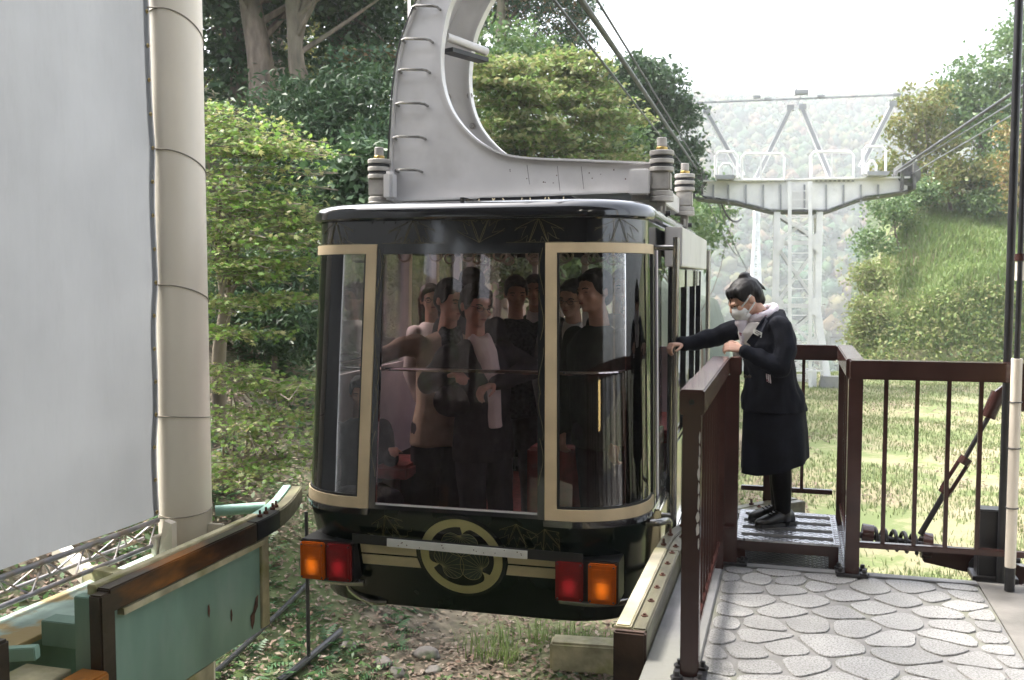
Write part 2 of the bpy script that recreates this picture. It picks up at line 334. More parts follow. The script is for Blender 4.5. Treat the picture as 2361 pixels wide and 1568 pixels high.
def crown_pts(ells, n, clump=0.35, per=28, flat=0.6):
    """leaf points in sub-clumps over ellipsoids (centre, radii)"""
    vol = np.array([e[1][0] * e[1][1] + e[1][0] * e[1][2] for e in ells]); vol = vol / vol.sum(); out = []; cl = []
    for (c, r), wgt in zip(ells, vol):
        k = max(3, int(n * wgt / per)); cc = np.array(c) + in_ball(k, 0.35) * np.array(r); cl.append(cc)
        rad = clump * RNG.uniform(0.6, 1.3, (k, 1, 1))
        pts = cc[:, None, :] + RNG.normal(size=(k, per, 3)) * rad * np.array((0.5, 0.5, 0.5 * flat)); out.append(pts.reshape(-1, 3))
    return np.concatenate(out), np.concatenate(cl)
TW_ = []
def spray_pts(ells, n, droop=0.05):
    """flat layered sprays, as a maple carries them"""
    out = []; TW_.clear()
    for (c, r) in ells:
        k = max(2, int(n / len(ells) / 45)); cc = np.array(c) + in_ball(k, 0.3) * np.array((r[0], r[1], r[2] * (0.55 if n < 9500 else 1)))
        for q in cc:
            L_ = RNG.uniform(0.35, 0.7); a = RNG.uniform(0, 6.28); m = 45
            TW_.append((q - np.array((math.cos(a), math.sin(a), 0.12)) * L_, q, q + np.array((math.cos(a), math.sin(a), -0.05)) * L_, np.array(c)))
            tt = RNG.uniform(-1, 1, m) * L_; ww = RNG.normal(size=m) * 0.16
            out.append(np.stack([q[0] + tt * math.cos(a) - ww * math.sin(a), q[1] + tt * math.sin(a) + ww * math.cos(a), q[2] + RNG.normal(size=m) * 0.025 - droop * np.abs(tt)], -1))
    return np.concatenate(out)
def limb(mb, p0, p1, r0, r1, wob=0.06, n=7, ns=8):
    p0, p1 = Vector(p0), Vector(p1); L_ = (p1 - p0).length; pts = []; rr = []
    ph = random.uniform(0, 6)
    for i in range(n):
        t = i / (n - 1); o = Vector((math.sin(t * 4 + ph), math.cos(t * 3.1 + ph * 2), math.sin(t * 5 + ph) * 0.4)) * wob * L_ * t * (1.2 - t) * 1.5
        pts.append(p0.lerp(p1, t) + o); rr.append(r0 + (r1 - r0) * t ** 0.8)
    mb.tube(pts, rr, ns); return pts
def gz(x, y): return float(height(x, y))
def tree(name, label, cat, base, ells, n, leafmat, size, trunk_r, bark='bark', shape='oval', trunk_path=None, group=None, limbs=10, clump=0.4, up=0.4, spray=False, extra=None, per=28, forks=()):
    base = Vector((base[0], base[1], gz(base[0], base[1]) - 0.15)); t = thing(name, label, cat, WF, base, group)
    mb = MB(); top = Vector(np.mean([e[0] for e in ells], 0)) if trunk_path is None else Vector(trunk_path[-1])
    path = [base] + [Vector(p) for p in trunk_path] if trunk_path else None
    if path is None: pts = limb(mb, base, top, trunk_r, trunk_r * 0.35, 0.04, 9, 10)
    else:
        pts = [Vector(p) for p in cr_spline([tuple(p) for p in path], 5)]; m_ = len(pts)
        mb.tube(pts, [trunk_r * (1.25 if i == 0 else 1.0) * (1 - 0.5 * i / m_) for i in range(m_)], 12)
    for (a, b, r0, r1) in forks: limb(mb, a, b, r0, r1, 0.05, 8, 9)
    P = spray_pts(ells, n) if spray else None
    if P is None: P, cl = crown_pts(ells, n, clump, per)
    else: cl = np.array([e[0] for e in ells])
    for i in range(limbs):
        c = cl[RNG.integers(len(cl))]; j = int(RNG.uniform(0.45, 0.98) * (len(pts) - 1)); rr = trunk_r * 0.28
        limb(mb, pts[j], c, rr, rr * 0.2, 0.10, 6, 6)
    if spray:
        for (a, q, b, c) in TW_: mb.tube([a * .7 + c * .3, a, q, b], [0.007, 0.005, 0.004, 0.0015], 4)
    mb.build('trunk', bark, t, smooth=True)
    V, F = leaves(P, size, shape, up); np_obj('crown', V, F, leafmat, t)
    return t
# ---------------------------------------------------------------- trees and shrubs of the left slope
def E(px, py, Y, rx, ry=None, rz=None):
    p = at(px, py, Y); return (tuple(p), (rx, ry or rx, rz or rx * 0.7))
def B(px, Y): p = at(px, 642, Y); return (p.x, p.y)
tree('oak_tree', 'tall tree with thick rough grey-brown leaning trunk beside the white column', 'tree', B(606, 17), [E(560, -120, 17, 2.6, 2, 1.3), E(700, -200, 17.5, 2.5), E(520, 60, 18, 1.2, 1, .9)], 9000, 'leaf_dark', 0.17, 0.27, 'bark_pale',
     trunk_path=[at(607, 250, 17), at(600, 140, 17), at(583, 40, 17), at(566, -60, 17), at(540, -260, 17)], limbs=9)
tree('forked_tree', 'tree with smooth pale trunk forking in two above the dark shrubs', 'tree', B(697, 16.5), [E(700, -230, 16.5, 2.8, 2, 1.3), E(800, -120, 17, 1.6, 1.4, 1.0)], 7000, 'leaf_dark', 0.16, 0.17, 'bark_pale',
     trunk_path=[at(694, 240, 16.5), at(684, 150, 16.5), at(680, 95, 16.5), at(672, 0, 16.5), at(660, -150, 16.5)], limbs=5, forks=[(at(681, 105, 16.5), at(722, -40, 16.6), 0.10, 0.08), (at(678, 40, 16.5), at(693, -60, 16.5), 0.06, 0.05)])
tree('evergreen_tree', 'dark evergreen tree with drooping glossy foliage next to the column', 'tree', B(515, 18), [E(500, 60, 18, 1.3, 1.2, 1.0), E(540, 180, 18, 1.0, 1, .8), E(480, 330, 18.5, 0.9, .9, .8), E(500, -120, 18, 2.0, 1.6, 1.2), E(545, 20, 19, 0.9)], 9000, 'leaf_dark', 0.15, 0.2,
     trunk_path=[at(548, 250, 18), at(552, 120, 18), at(556, 0, 18), at(560, -200, 18)], limbs=14, clump=0.45)
tree('evergreen_tree', 'dark tree with dense fine twigs just left of the silver hanger arm', 'tree', B(772, 18.5), [E(760, 40, 18.5, 1.1, 1.2, 1.0), E(850, 30, 18.5, 1.0, 1, .9), E(870, 150, 18, .9, .9, .9), E(800, -130, 19, 2.2, 1.6, 1.3), E(900, 60, 19, 1.0), E(770, 140, 19, 0.8)], 9500, 'leaf_dark', 0.13, 0.22,
     trunk_path=[at(772, 260, 18.5), at(775, 180, 18.5), at(772, 60, 18.5), at(765, -150, 18.5)], limbs=22, clump=0.5)
tree('slender_tree', 'slim reddish trunk seen between the two thick trunks', 'tree', B(650, 23), [E(640, -60, 23, 2.2, 1.5, 1.2), E(660, 90, 24, 1.1, 1, 1.0), E(625, 160, 24, .9)], 5000, 'leaf_autumn', 0.17, 0.17, 'bark_pale',
     trunk_path=[at(648, 200, 23), at(640, 80, 23), at(632, -60, 23)], limbs=5)
tree('backdrop_tree', 'tree with light yellow-green leaves painted to glow behind the trunks on the slope', 'tree', B(730, 27), [E(735, 190, 27, 1.6, 1.2, 1.0), E(830, 180, 27, 1.8, 1.2, 1.2), E(620, 230, 28, 1.5, 1.2, .9), E(520, 230, 28, 1.6, 1.2, 1.0), E(560, 60, 28, 1.0, 1, .8), E(730, 40, 28, 1.3, 1, 1.0), E(880, 40, 28, 2.2, 1.5, 1.6), E(640, -40, 28, 1.5, 1, .8)], 6500, 'leaf_autumn', 0.24, 0.25, limbs=12, clump=0.7)  # lighter yellow leaf colour stands in for bright light in the gaps
# broad-leaved shrubs under the trees
SG = 'glossy shrubs on the left slope'
for i, (lab, e, n) in enumerate([
    ('dark glossy shrub spreading below the forked trunk', [E(640, 330, 14.5, 1.0, .9, .75), E(740, 330, 14.5, 1.1, .9, .8), E(690, 250, 15, .8, .7, .6)], 7500),
    ('dark glossy shrub against the foot of the hanger arm', [E(850, 280, 14.5, 1.0, .9, .9), E(890, 370, 14, .9, .8, .7), E(800, 240, 15, .8)], 7000),
    ('rounded shrub with upright pale-tipped leaves behind the front left roof mount', [E(845, 420, 12.5, .55, .5, .5), E(800, 450, 12.8, .5, .5, .4)], 4200),
    ('dense dark shrub rising behind the gondola roof on the left', [E(760, 430, 14, 1.0, .8, .7), E(680, 430, 14.5, .8, .8, .6), E(930, 450, 14, 1.0, .8, .5)], 6500),
    ('dark ivy-like shrub low on the slope beside the gondola corner', [E(660, 640, 13, .75, .6, .6), E(600, 730, 12.6, .9, .6, .55), E(690, 780, 13, .7, .6, .45), E(560, 650, 13, .7)], 6500),
    ('dark bush filling the gap behind the left gondola window', [E(780, 600, 15.5, 1.0, .7, .6), E(880, 580, 16, 1.1, .7, .6), E(700, 560, 15.5, .8)], 5200),
    ('dark shrub at the back of the slope seen through the cabin', [E(1000, 560, 17, 1.2, .8, .6), E(1120, 560, 19, 1.2, .8, .6), E(940, 520, 17, 1.0)], 4500)]):
    c = np.mean([k[0] for k in e], 0); tree('broadleaf_shrub', lab, 'shrub', (c[0], c[1]), e, n, 'leaf_dark', 0.12, 0.05, 'twig', 'long' if i != 2 else 'oval', group=SG, limbs=14, clump=0.28, up=0.5)
tree('cypress_tree', 'feathery green shrub with flat fans of foliage beside the hanger', 'tree', B(870, 16), [E(870, 135, 16, .8, .6, .25), E(880, 290, 15, .6, .5, .25), E(830, 300, 15.3, .5, .4, .3)], 3200, 'leaf_conifer', 0.10, 0.06, limbs=6, spray=True)
# maples
tree('maple_tree', 'bright green maple with layered sprays right behind the white column', 'tree', B(500, 10.6),
     [E(500, 330, 10.3, .5, .5, .25), E(540, 300, 10.6, .5, .5, .22), E(610, 350, 10.4, .55, .4, .2), E(560, 400, 10.2, .6, .5, .25), E(660, 340, 10.5, .35, .3, .12), E(500, 450, 10, .5, .5, .3), E(590, 470, 10.2, .6, .4, .25),
      E(680, 490, 10.4, .5, .3, .15), E(540, 530, 9.8, .5, .5, .25), E(620, 550, 10, .6, .4, .2), E(500, 590, 9.6, .5, .4, .3), E(690, 520, 10.2, .4, .3, .12), E(560, 620, 9.8, .5, .4, .2), E(500, 700, 9.6, .5, .4, .2), E(600, 690, 10, .5, .4, .15), E(520, 760, 9.6, .5, .4, .15), E(640, 600, 10.2, .4, .3, .12), E(480, 260, 10.5, .4, .4, .2)],
     9000, 'leaf_maple', 0.085, 0.085, 'bark_pale', 'maple', trunk_path=[at(505, 820, 10.6), at(520, 700, 10.6), at(505, 560, 10.6), at(520, 380, 10.6)], limbs=26, up=1.1, spray=True)
tree('maple_tree', 'low maple branch spreading over the leaf litter left of the gondola', 'tree', B(470, 9.8),
     [E(520, 850, 9.5, .5, .5, .12), E(600, 880, 9.6, .6, .5, .12), E(670, 900, 9.8, .4, .4, .1), E(540, 960, 9.2, .6, .5, .15), E(620, 1000, 9.3, .6, .4, .12), E(560, 1060, 9, .6, .4, .12), E(650, 1060, 9.3, .4, .4, .1), E(520, 1100, 8.8, .4, .3, .1), E(680, 960, 9.8, .4, .3, .08)],
     4300, 'leaf_maple', 0.075, 0.05, 'twig', 'maple', trunk_path=[at(470, 1120, 9.6), at(560, 1070, 9.3), at(660, 1050, 9.4)], limbs=14, up=1.1, spray=True)
tree('maple_tree', 'yellowing maple behind the hanger arm and transverse beam', 'tree', B(1290, 22),
     [E(1180, 230, 21, 1.0, .9, .6), E(1250, 200, 22, 1.1, 1, .6), E(1340, 210, 22.5, 1.0, 1, .6), E(1300, 280, 22, 1.2, 1, .6), E(1190, 310, 21, 1.0, .8, .6), E(1390, 270, 23, .9, .8, .5), E(1380, 360, 22, 1.0, .8, .5), E(1250, 350, 21.5, 1.1, .8, .5), E(1140, 170, 21, .8, .7, .5), E(1320, 150, 22.5, .7, .6, .4)],
     15500, 'leaf_maple_far', 0.15, 0.12, 'bark', 'oval', limbs=16, up=0.9, spray=True)
tree('leafy_tree', 'loose green tree filling the slope below the tall cedar', 'tree', B(1140, 24), [E(1130, 280, 23, 1.2, 1, .8), E(1160, 130, 24, 1.2, 1, .9), E(1230, 150, 26, 1.2, 1, .8), E(1130, 370, 22, 1.2, 1, .7), E(1400, 330, 25, 1.2, 1, .8)], 9000, 'leaf_mid', 0.16, 0.12, limbs=12, clump=0.4)
tree('cedar_tree', 'tall cedar with straight trunk and feathery crown above the cables', 'tree', B(1150, 27), [E(1290, 30, 27, 1.0, .9, .9), E(1330, 90, 27, .55, .6, .6), E(1240, -40, 27, 1.4, 1, .8), E(1180, 30, 28, .9, .8, .6), E(1270, 130, 27, .5, .5, .35), E(1110, 40, 28, 1.0, .8, .6), E(1345, 20, 27, .5, .5, .5), E(1100, -80, 28, 1.8, 1, 1)], 12500, 'leaf_conifer', 0.16, 0.19, 'bark_pale', 'long',
     trunk_path=[at(1148, 220, 27), at(1152, 100, 27), at(1157, 0, 27), at(1165, -200, 27)], limbs=10, clump=0.35, forks=[(at(1155, 60, 27), at(1240, 190, 27), 0.07, 0.06)])
tree('round_tree', 'dark rounded evergreen tree standing beside the left cables', 'tree', B(1475, 30), [E(1500, 200, 30, 1.2, 1.1, .85), E(1450, 250, 30, 1.0, 1, .8), E(1560, 260, 30, .75, .8, .5), E(1530, 330, 30, 1.0, .9, .6), E(1440, 340, 30, .9, .9, .6), E(1580, 360, 30, .6, .7, .4), E(1470, 160, 30, .7, .7, .4), E(1420, 190, 30.5, .7, .7, .5), E(1560, 420, 30, .7, .7, .4), E(1480, 410, 30, .8, .8, .5)], 15000, 'leaf_dark', 0.17, 0.16, 'bark',
     trunk_path=[at(1462, 420, 30), at(1480, 330, 30), at(1500, 230, 30)], limbs=22, clump=0.42)
for k, (px, py, Y, s) in enumerate(((1560, 520, 36, 1.6), (1620, 470, 44, 2.2), (1500, 500, 34, 1.6), (1330, 540, 25, 1.3), (1210, 540, 21, 1.2), (1430, 560, 29, 1.4))):
    lab = ['pale green bush just behind the rounded tree', 'light bush on the slope edge below the left cable saddle', 'bush between the rounded tree and the gondola roof', 'bush on the slope below the yellowing maple', 'bush on the slope beneath the tall cedar', 'bush at the foot of the rounded dark tree'][k]
    tree('slope_bush', lab, 'bush', B(px, Y), [E(px, py, Y, s, s, s * .7), E(px - 40, py + 60, Y, s, s, s * .7)], 3000, 'leaf_mid', 0.25, 0.08, limbs=6, clump=0.6)

# ---------------------------------------------------------------- trees on and beside the mound to the right
MG = 'trees above the grassy mound'
for lab, e, n, mt, sz, br, bx in [
    ('tall green tree at the top of the mound reaching highest against the sky', [E(2361, 110, 47, 2.0, 2, 1.6), E(2420, 60, 48, 2.5, 2, 2), E(2330, 230, 46, 2.0, 2, 1.5)], 7500, 'leaf_mid', 0.24, 0.2, 2400),
    ('dense green tree on the mound right of the upper cables', [E(2250, 190, 45, 1.8, 1.6, 1.3), E(2300, 290, 44, 2.0, 1.8, 1.4), E(2210, 260, 45, 1.5, 1.5, 1.1)], 8500, 'leaf_mid', 0.22, 0.2, 2270),
    ('bare-limbed yellowing tree leaning out beside the right cable saddle', [E(2130, 240, 42, 1.3, 1.2, .9), E(2090, 300, 42, 1.0, 1, .8), E(2160, 320, 42, 1.3, 1.2, .8), E(2060, 380, 42, .8, .8, .5)], 4200, 'leaf_autumn', 0.20, 0.13, 2150),
    ('yellow-green tree low on the mound below the right cables', [E(2170, 410, 41, 1.3, 1.2, .9), E(2240, 400, 41, 1.3, 1.2, .9), E(2130, 440, 41, 1.0, 1, .7)], 6000, 'leaf_autumn', 0.18, 0.1, 2190),
    ('dark green bushy tree at the right edge of the mound', [E(2310, 410, 41, 1.6, 1.4, 1.1), E(2360, 340, 42, 1.5, 1.3, 1.1), E(2270, 470, 40, 1.0, 1, .6)], 7000, 'leaf_mid', 0.18, 0.14, 2320),
    ('orange-tinged tree with sparse leaves beside the black pole', [E(2345, 380, 38, .8, .8, .7), E(2370, 450, 38, .9, .8, .7), E(2330, 310, 38.5, .5, .5, .4)], 1700, 'leaf_orange', 0.17, 0.08, 2380),
    ('leafy bush leaning from the left shoulder of the mound', [E(2050, 480, 39, 1.0, 1, .7), E(2010, 560, 38, .7, .8, .6), E(2110, 445, 40, 1.0, 1, .6)], 4500, 'leaf_mid', 0.16, 0.07, 2075),
    ('arching yellow-green bush hanging over the left foot of the mound', [E(2000, 720, 35, .6, .7, .7), E(2010, 640, 36, .7, .7, .7), E(1985, 780, 35, .5, .6, .5)], 4000, 'creeper', 0.15, 0.06, 2030)]:
    tree('hillside_tree' if 'tree' in lab else 'hillside_bush', lab, 'tree' if 'tree' in lab else 'bush', B(bx, e[0][0][1]), e, n, mt, sz, br, 'bark_pale' if 'bare' in lab else 'bark', group=MG, limbs=14 if 'bare' not in lab else 22, clump=0.5)
tree('broadleaf_plant', 'dark green leafy plant alone on the grassy top of the mound', 'plant', B(2225, 37.5), [E(2225, 615, 37.5, .5, .4, .22)], 420, 'leaf_dark', 0.26, 0.02, limbs=3, clump=0.25)

# ---------------------------------------------------------------- ground cover that nobody could count
def scatter(n, xr, yr, keep):
    X = RNG.uniform(*xr, n); Y = RNG.uniform(*yr, n); k = keep(X, Y); X, Y = X[k], Y[k]
    return np.stack([X, Y, height(X, Y)], -1)
def qof(X, Y): return -((X + 0.272) * _v15[0] + (Y - 5.42) * _v15[1])
def stuff(name, label, cat, V, F, m):
    o = np_obj(name, V, F, m); tag(o, label, cat, kind='stuff'); return o
P = scatter(120000, (-9, 5), (6.2, 20), lambda x, y: (qof(x, y) > -2.2 - 0 * x) & (RNG.uniform(0, 1, len(x)) < 1.25 - y / 24) & (nzv(x, y, 1.1, 4) > -0.75 + 0.5 * RNG.uniform(-1, 1, len(x))))
P[:, 2] += RNG.uniform(0.003, 0.05, len(P)); V, F = leaves(P, 0.058, 'oval', 2.0); stuff('fallen_leaves', 'brown fallen leaves covering the slope below the gondola', 'leaf litter', V, F, 'litter')
P = scatter(16000, (2, 20), (7, 33), lambda x, y: (qof(x, y) < -1.0) & (nzv(x, y, 0.8, 7) + nzv(x, y, 0.27, 2) > 0.35))
P[:, 2] += RNG.uniform(0.01, 0.05, len(P)); V, F = leaves(P, 0.085, 'oval', 2.5); stuff('lawn_leaves', 'scattered brown leaves lying on the lawn beyond the railing', 'leaf litter', V, F, 'litter')
# ferns and small plants
P = scatter(17000, (-9, 3.5), (6.4, 17), lambda x, y: (qof(x, y) > 1.5) & (nzv(x, y, 0.75, 1.5) + 0.5 * nzv(x, y, 2.1, 3) + 0.45 * sm(qof(x, y), 1.0, 3.5) > 0.05))
a = RNG.uniform(0, 6.28, len(P)); el = RNG.uniform(0.1, 0.9, len(P))
t = np.stack([np.cos(a) * np.cos(el), np.sin(a) * np.cos(el), np.sin(el)], -1); b = np.stack([-np.sin(a), np.cos(a), 0 * a], -1)
V, F = leaves(P, 0.17, 'fern', T=(t, b, np.cross(t, b))); stuff('fern_undergrowth', 'green ferns and small plants covering the slope left of the gondola', 'ferns', V, F, 'fern')
P = scatter(22000, (-9, 4), (6.4, 17), lambda x, y: (qof(x, y) > -1.6) & (nzv(x, y, 1.0, 8) + 0.5 * nzv(x, y, 2.7, 1) > 0.0)); P[:, 2] += RNG.uniform(0.02, 0.22, len(P)) * sm(P[:, 0] * 0 + qof(P[:, 0], P[:, 1]), -1, 3)
V, F = leaves(P, 0.07, 'oval', 0.8); stuff('ground_cover', 'small green leaves of low plants growing through the leaf litter', 'ground cover', V, F, 'leaf_mid')
# grass blades
def blades(P, hgt, lean=0.5, wid=0.012):
    n = len(P); a = RNG.uniform(0, 6.28, n); h = hgt * RNG.uniform(0.4, 1.3, n); ln = lean * RNG.uniform(0.1, 1, n) * h
    d = np.stack([np.cos(a), np.sin(a), 0 * a], -1); s = np.stack([-np.sin(a), np.cos(a), 0 * a], -1) * (wid * RNG.uniform(0.7, 1.4, n))[:, None]
    z = np.array((0, 0, 1.0)); m1 = P + d * (ln * 0.3)[:, None] + z * (h * 0.6)[:, None]; tp = P + d * ln[:, None] + z * h[:, None]
    V = np.stack([P - s, P + s, m1 + s * 0.8, m1 - s * 0.8, tp + s * 0.12, tp - s * 0.12], 1).reshape(-1, 3)
    F = np.array([(0, 1, 2, 3), (3, 2, 4, 5)])[None] + (np.arange(n) * 6)[:, None, None]; return V, F.reshape(-1, 4)
P = scatter(190000, (1.5, 22), (7.5, 34.5), lambda x, y: (qof(x, y) < 0.4) & (x < y * 0.62 + 1) & (nzv(x, y, 0.5, 6) + 0.6 * nzv(x, y, 1.7, 1) + 0.5 * RNG.uniform(-1, 1, len(x)) > -0.35))
V, F = blades(P, 0.075, 0.9, 0.007); stuff('lawn_grass', 'short yellow-green grass of the lawn around the pylon', 'grass', V, F, 'grass')
P = scatter(2600, (-2, 3), (6.5, 12), lambda x, y: (qof(x, y) > -2.2) & (nzv(x, y, 1.9, 2.2) > 0.55)); P = np.repeat(P, 7, 0) + RNG.normal(size=(len(P) * 7, 3)) * (0.05, 0.05, 0)
V, F = blades(P, 0.17, 0.9, 0.005); stuff('weed_grass', 'thin grass tufts growing in the leaf litter under the gondola', 'grass', V, F, 'grass_green')
P = scatter(85000, (11, 30), (32.5, 44), lambda x, y: (height(x, y) > -0.9 - 0 * x) & (x < y * 0.6 + 3))
V, F = blades(P, 0.34, 0.9, 0.022); stuff('mound_grass', 'long bright grass draped over the mound to the right', 'grass', V, F, 'grass_green')
P = scatter(26000, (11, 26), (32, 37), lambda x, y: (height(x, y) > -1.6) & (height(x, y) < 1.2 + 0.9 * nzv(x, y, 0.8)) & (x < y * 0.6 + 3)); P = P + np.abs(RNG.normal(size=P.shape)) * (-0.12, -0.22, 0.15)
V, F = leaves(P, 0.15, 'oval', 0.5); stuff('mound_creepers', 'creeping shrubs covering the steep face of the mound', 'creepers', V, F, 'creeper')
P = scatter(6000, (11, 26), (32, 36), lambda x, y: (height(x, y) > -1.7) & (height(x, y) < 1.6 + 0.9 * nzv(x, y, 0.8)) & (x < y * 0.6 + 3) & (nzv(x, y, 0.9, 4) > -.1)); P = P + np.abs(RNG.normal(size=P.shape)) * (-0.1, -0.25, 0.12)
V, F = leaves(P, 0.14, 'oval', 0.5); stuff('mound_ivy', 'darker green creepers low on the face of the mound', 'creepers', V, F, 'leaf_mid')
# far hillside forest: reads as one mass
nc = 7000; X = RNG.uniform(10, 250, nc); Y = 178 + 350 * RNG.uniform(0, 1, nc) ** 0.9; k = (X < Y * 0.62 + 10) & (X > Y * 0.06); X, Y = X[k], Y[k]; Z = height(X, Y); nc = len(X)
rad = RNG.uniform(1.5, 3.3, nc); per = 20; d = in_ball(nc * per, 0.75).reshape(nc, per, 3); d[..., 2] = np.abs(d[..., 2]) * 1.25 - 0.15
P = np.stack([X, Y, Z + rad * 0.5], -1)[:, None, :] + d * rad[:, None, None]
tv, tf = LEAF['oval']
T = frames(nc * per, 0.6); hue = RNG.permutation(nc)
V, F = leaves(P.reshape(-1, 3), 1.3, 'oval', T=T)
bm = bmesh.new(); bmesh.ops.create_icosphere(bm, subdivisions=1, radius=1.0); iv = np.array([v_.co[:] for v_ in bm.verts]); it_ = np.array([[v_.index for v_ in f_.verts] for f_ in bm.faces]); bm.free()
ni = len(iv); q3 = iv[None] + RNG.uniform(0, 50, (nc, 1, 3)); bump_ = 1 + 0.22 * np.sin(q3[..., 0] * 4.1) * np.sin(q3[..., 1] * 3.7) + 0.16 * np.sin(q3[..., 2] * 6.3 + q3[..., 0] * 3) + 0.08 * np.sin(q3[..., 1] * 11 + q3[..., 2] * 9)
BV = np.stack([X, Y, Z + rad * 0.45], -1)[:, None, :] + iv[None] * (rad[:, None, None] * 0.93 * bump_[..., None]) * np.array((1, 1, 1.15))
BV = BV.reshape(-1, 3); BF = (it_[None] + (np.arange(nc) * ni)[:, None, None]).reshape(-1, 3)
tint = np.clip(RNG.uniform(0, 1, nc) * 0.75 + 0.35 * (0.5 + 0.5 * nzv(X, Y, 0.06, 3)), 0, 1)
tint0 = tint; tint = np.clip(np.repeat(tint, per * len(tv)) + np.repeat(RNG.normal(size=nc * per) * 0.03, len(tv)), 0, 1)
o = stuff('far_forest', 'hazy mixed forest covering the far hillside behind the pylon', 'forest', V, F, 'leaf_far')
ta = o.data.attributes.new('tint', 'FLOAT', 'POINT'); ta.data.foreach_set('value', tint.astype(np.float32))
o = stuff('far_canopy', 'rounded crowns of the far hillside forest in green, yellow and russet', 'forest', BV, BF, 'leaf_far'); o.data.polygons.foreach_set('use_smooth', np.ones(len(BF), bool))
ta = o.data.attributes.new('tint', 'FLOAT', 'POINT'); ta.data.foreach_set('value', np.repeat(tint0, ni).astype(np.float32))
# rocks in the litter
for k, (px, py, Y, s) in enumerate(((985, 1515, 8.8, .10), (1000, 1550, 8.4, .07), (1130, 1505, 8.9, .06), (880, 1535, 8.6, .09), (912, 1558, 8.3, .08), (800, 1495, 9, .07), (1170, 1485, 9.2, .05))):
    d = ray(px, py); p = Vector((0, 0, CAMZ)); tt = 5.0
    while tt < 14 and (p + d * tt).z > gz((p + d * tt).x, (p + d * tt).y): tt += 0.03
    c = p + d * tt; bm = bmesh.new(); bmesh.ops.create_icosphere(bm, subdivisions=3, radius=1)
    sx, sy, sz = s * random.uniform(.9, 1.3), s * random.uniform(.8, 1.1), s * random.uniform(.5, .75)
    for v_ in bm.verts:
        q = 1 + 0.28 * noise.noise(v_.co * 1.3 + Vector((k * 3.1, 0, 0))) + 0.1 * noise.noise(v_.co * 4); v_.co = Vector((v_.co.x * sx, v_.co.y * sy, v_.co.z * sz)) * q
    for f_ in bm.faces: f_.smooth = True
    me = bpy.data.meshes.new('rock'); bm.to_mesh(me); bm.free(); me.materials.append(MATS['rock'])
    o = link(bpy.data.objects.new('rock', me)); o.location = c + Vector((0, 0, sz * 0.3)); o.rotation_euler = (0, 0, k * 1.3)
    tag(o, 'grey-brown rounded stone half sunk in the leaf litter below the gondola', 'stone', 'stones lying in the leaf litter')
# ---------------------------------------------------------------- station materials
mat('brown_paint', (0.046, 0.019, 0.016), 0.22, var=0.15, vs=4, bump=0.03, bs=40, rvar=0.06, spec=0.5, coat=0.2)
mat('brown_chipped', (0.048, 0.020, 0.017), 0.24, var=0.15, vs=4, bump=0.03, bs=40, spec=0.5, coat=0.2, col2=(0.5, 0.48, 0.46), c2s=6, c2t=(0.72, 0.73), stretch=(1, 1, 0.5))
mat('concrete', (0.17, 0.17, 0.172), 0.6, var=0.12, vs=5, bump=0.15, bs=60, col2=(0.24, 0.24, 0.20), c2s=1.3, c2t=(0.45, 0.75), rvar=0.12)
mat('concrete_brown', (0.16, 0.15, 0.135), 0.75, var=0.15, vs=5, bump=0.2, bs=50)
mat('mortar', (0.175, 0.17, 0.163), 0.6, var=0.12, vs=9, bump=0.2, bs=80, col2=(0.17, 0.175, 0.12), c2s=2.2, c2t=(0.5, 0.7))
def stone_mat():
    m = mat('paving_stone', (0.285, 0.28, 0.272), 0.42, var=0.13, vs=2.2, bump=0.35, bs=140, rvar=0.12)
    N, L = m.node_tree.nodes, m.node_tree.links; b = N['Principled BSDF']; src = b.inputs['Base Color'].links[0].from_socket
    tc = N.new('ShaderNodeTexCoord'); vo = N.new('ShaderNodeTexNoise'); vo.inputs['Scale'].default_value = 110; vo.inputs['Detail'].default_value = 3; L.new(tc.outputs['Object'], vo.inputs['Vector'])
    rp = N.new('ShaderNodeValToRGB'); rp.color_ramp.elements[0].position = 0.50; rp.color_ramp.elements[1].position = 0.58; L.new(vo.outputs['Fac'], rp.inputs[0])
    mx = N.new('ShaderNodeMix'); mx.data_type = 'RGBA'; L.new(rp.outputs[0], mx.inputs['Factor']); L.new(src, mx.inputs['A']); mx.inputs['B'].default_value = (0.15, 0.145, 0.135, 1)
    oi = N.new('ShaderNodeObjectInfo'); mr = N.new('ShaderNodeMapRange'); mr.inputs['To Min'].default_value = 0.82; mr.inputs['To Max'].default_value = 1.12; L.new(oi.outputs['Random'], mr.inputs['Value'])
    hv = N.new('ShaderNodeHueSaturation'); L.new(mr.outputs[0], hv.inputs['Value']); L.new(mx.outputs['Result'], hv.inputs['Color'])
    st_n = N.new('ShaderNodeTexNoise'); st_n.inputs['Scale'].default_value = 1.7; st_n.inputs['Detail'].default_value = 6; L.new(tc.outputs['Object'], st_n.inputs['Vector']); sr = N.new('ShaderNodeValToRGB'); sr.color_ramp.elements[0].position = 0.55; sr.color_ramp.elements[1].position = 0.75; sr.color_ramp.elements[1].color = (0.45, 0.45, 0.45, 1); L.new(st_n.outputs['Fac'], sr.inputs[0])
    m3 = N.new('ShaderNodeMix'); m3.data_type = 'RGBA'; L.new(sr.outputs[0], m3.inputs['Factor']); L.new(hv.outputs[0], m3.inputs['A']); m3.inputs['B'].default_value = (0.21, 0.205, 0.15, 1)
    L.new(m3.outputs['Result'], b.inputs['Base Color'])
stone_mat()
mat('paper_white', (0.6, 0.58, 0.56), 0.7)
mat('wet_timber', (0.13, 0.12, 0.08), 0.38, var=0.25, vs=4, bump=0.3, bs=20, stretch=(3, 0.5, 3), col2=(0.20, 0.20, 0.12), c2s=3, c2t=(0.5, 0.65), rvar=0.15)
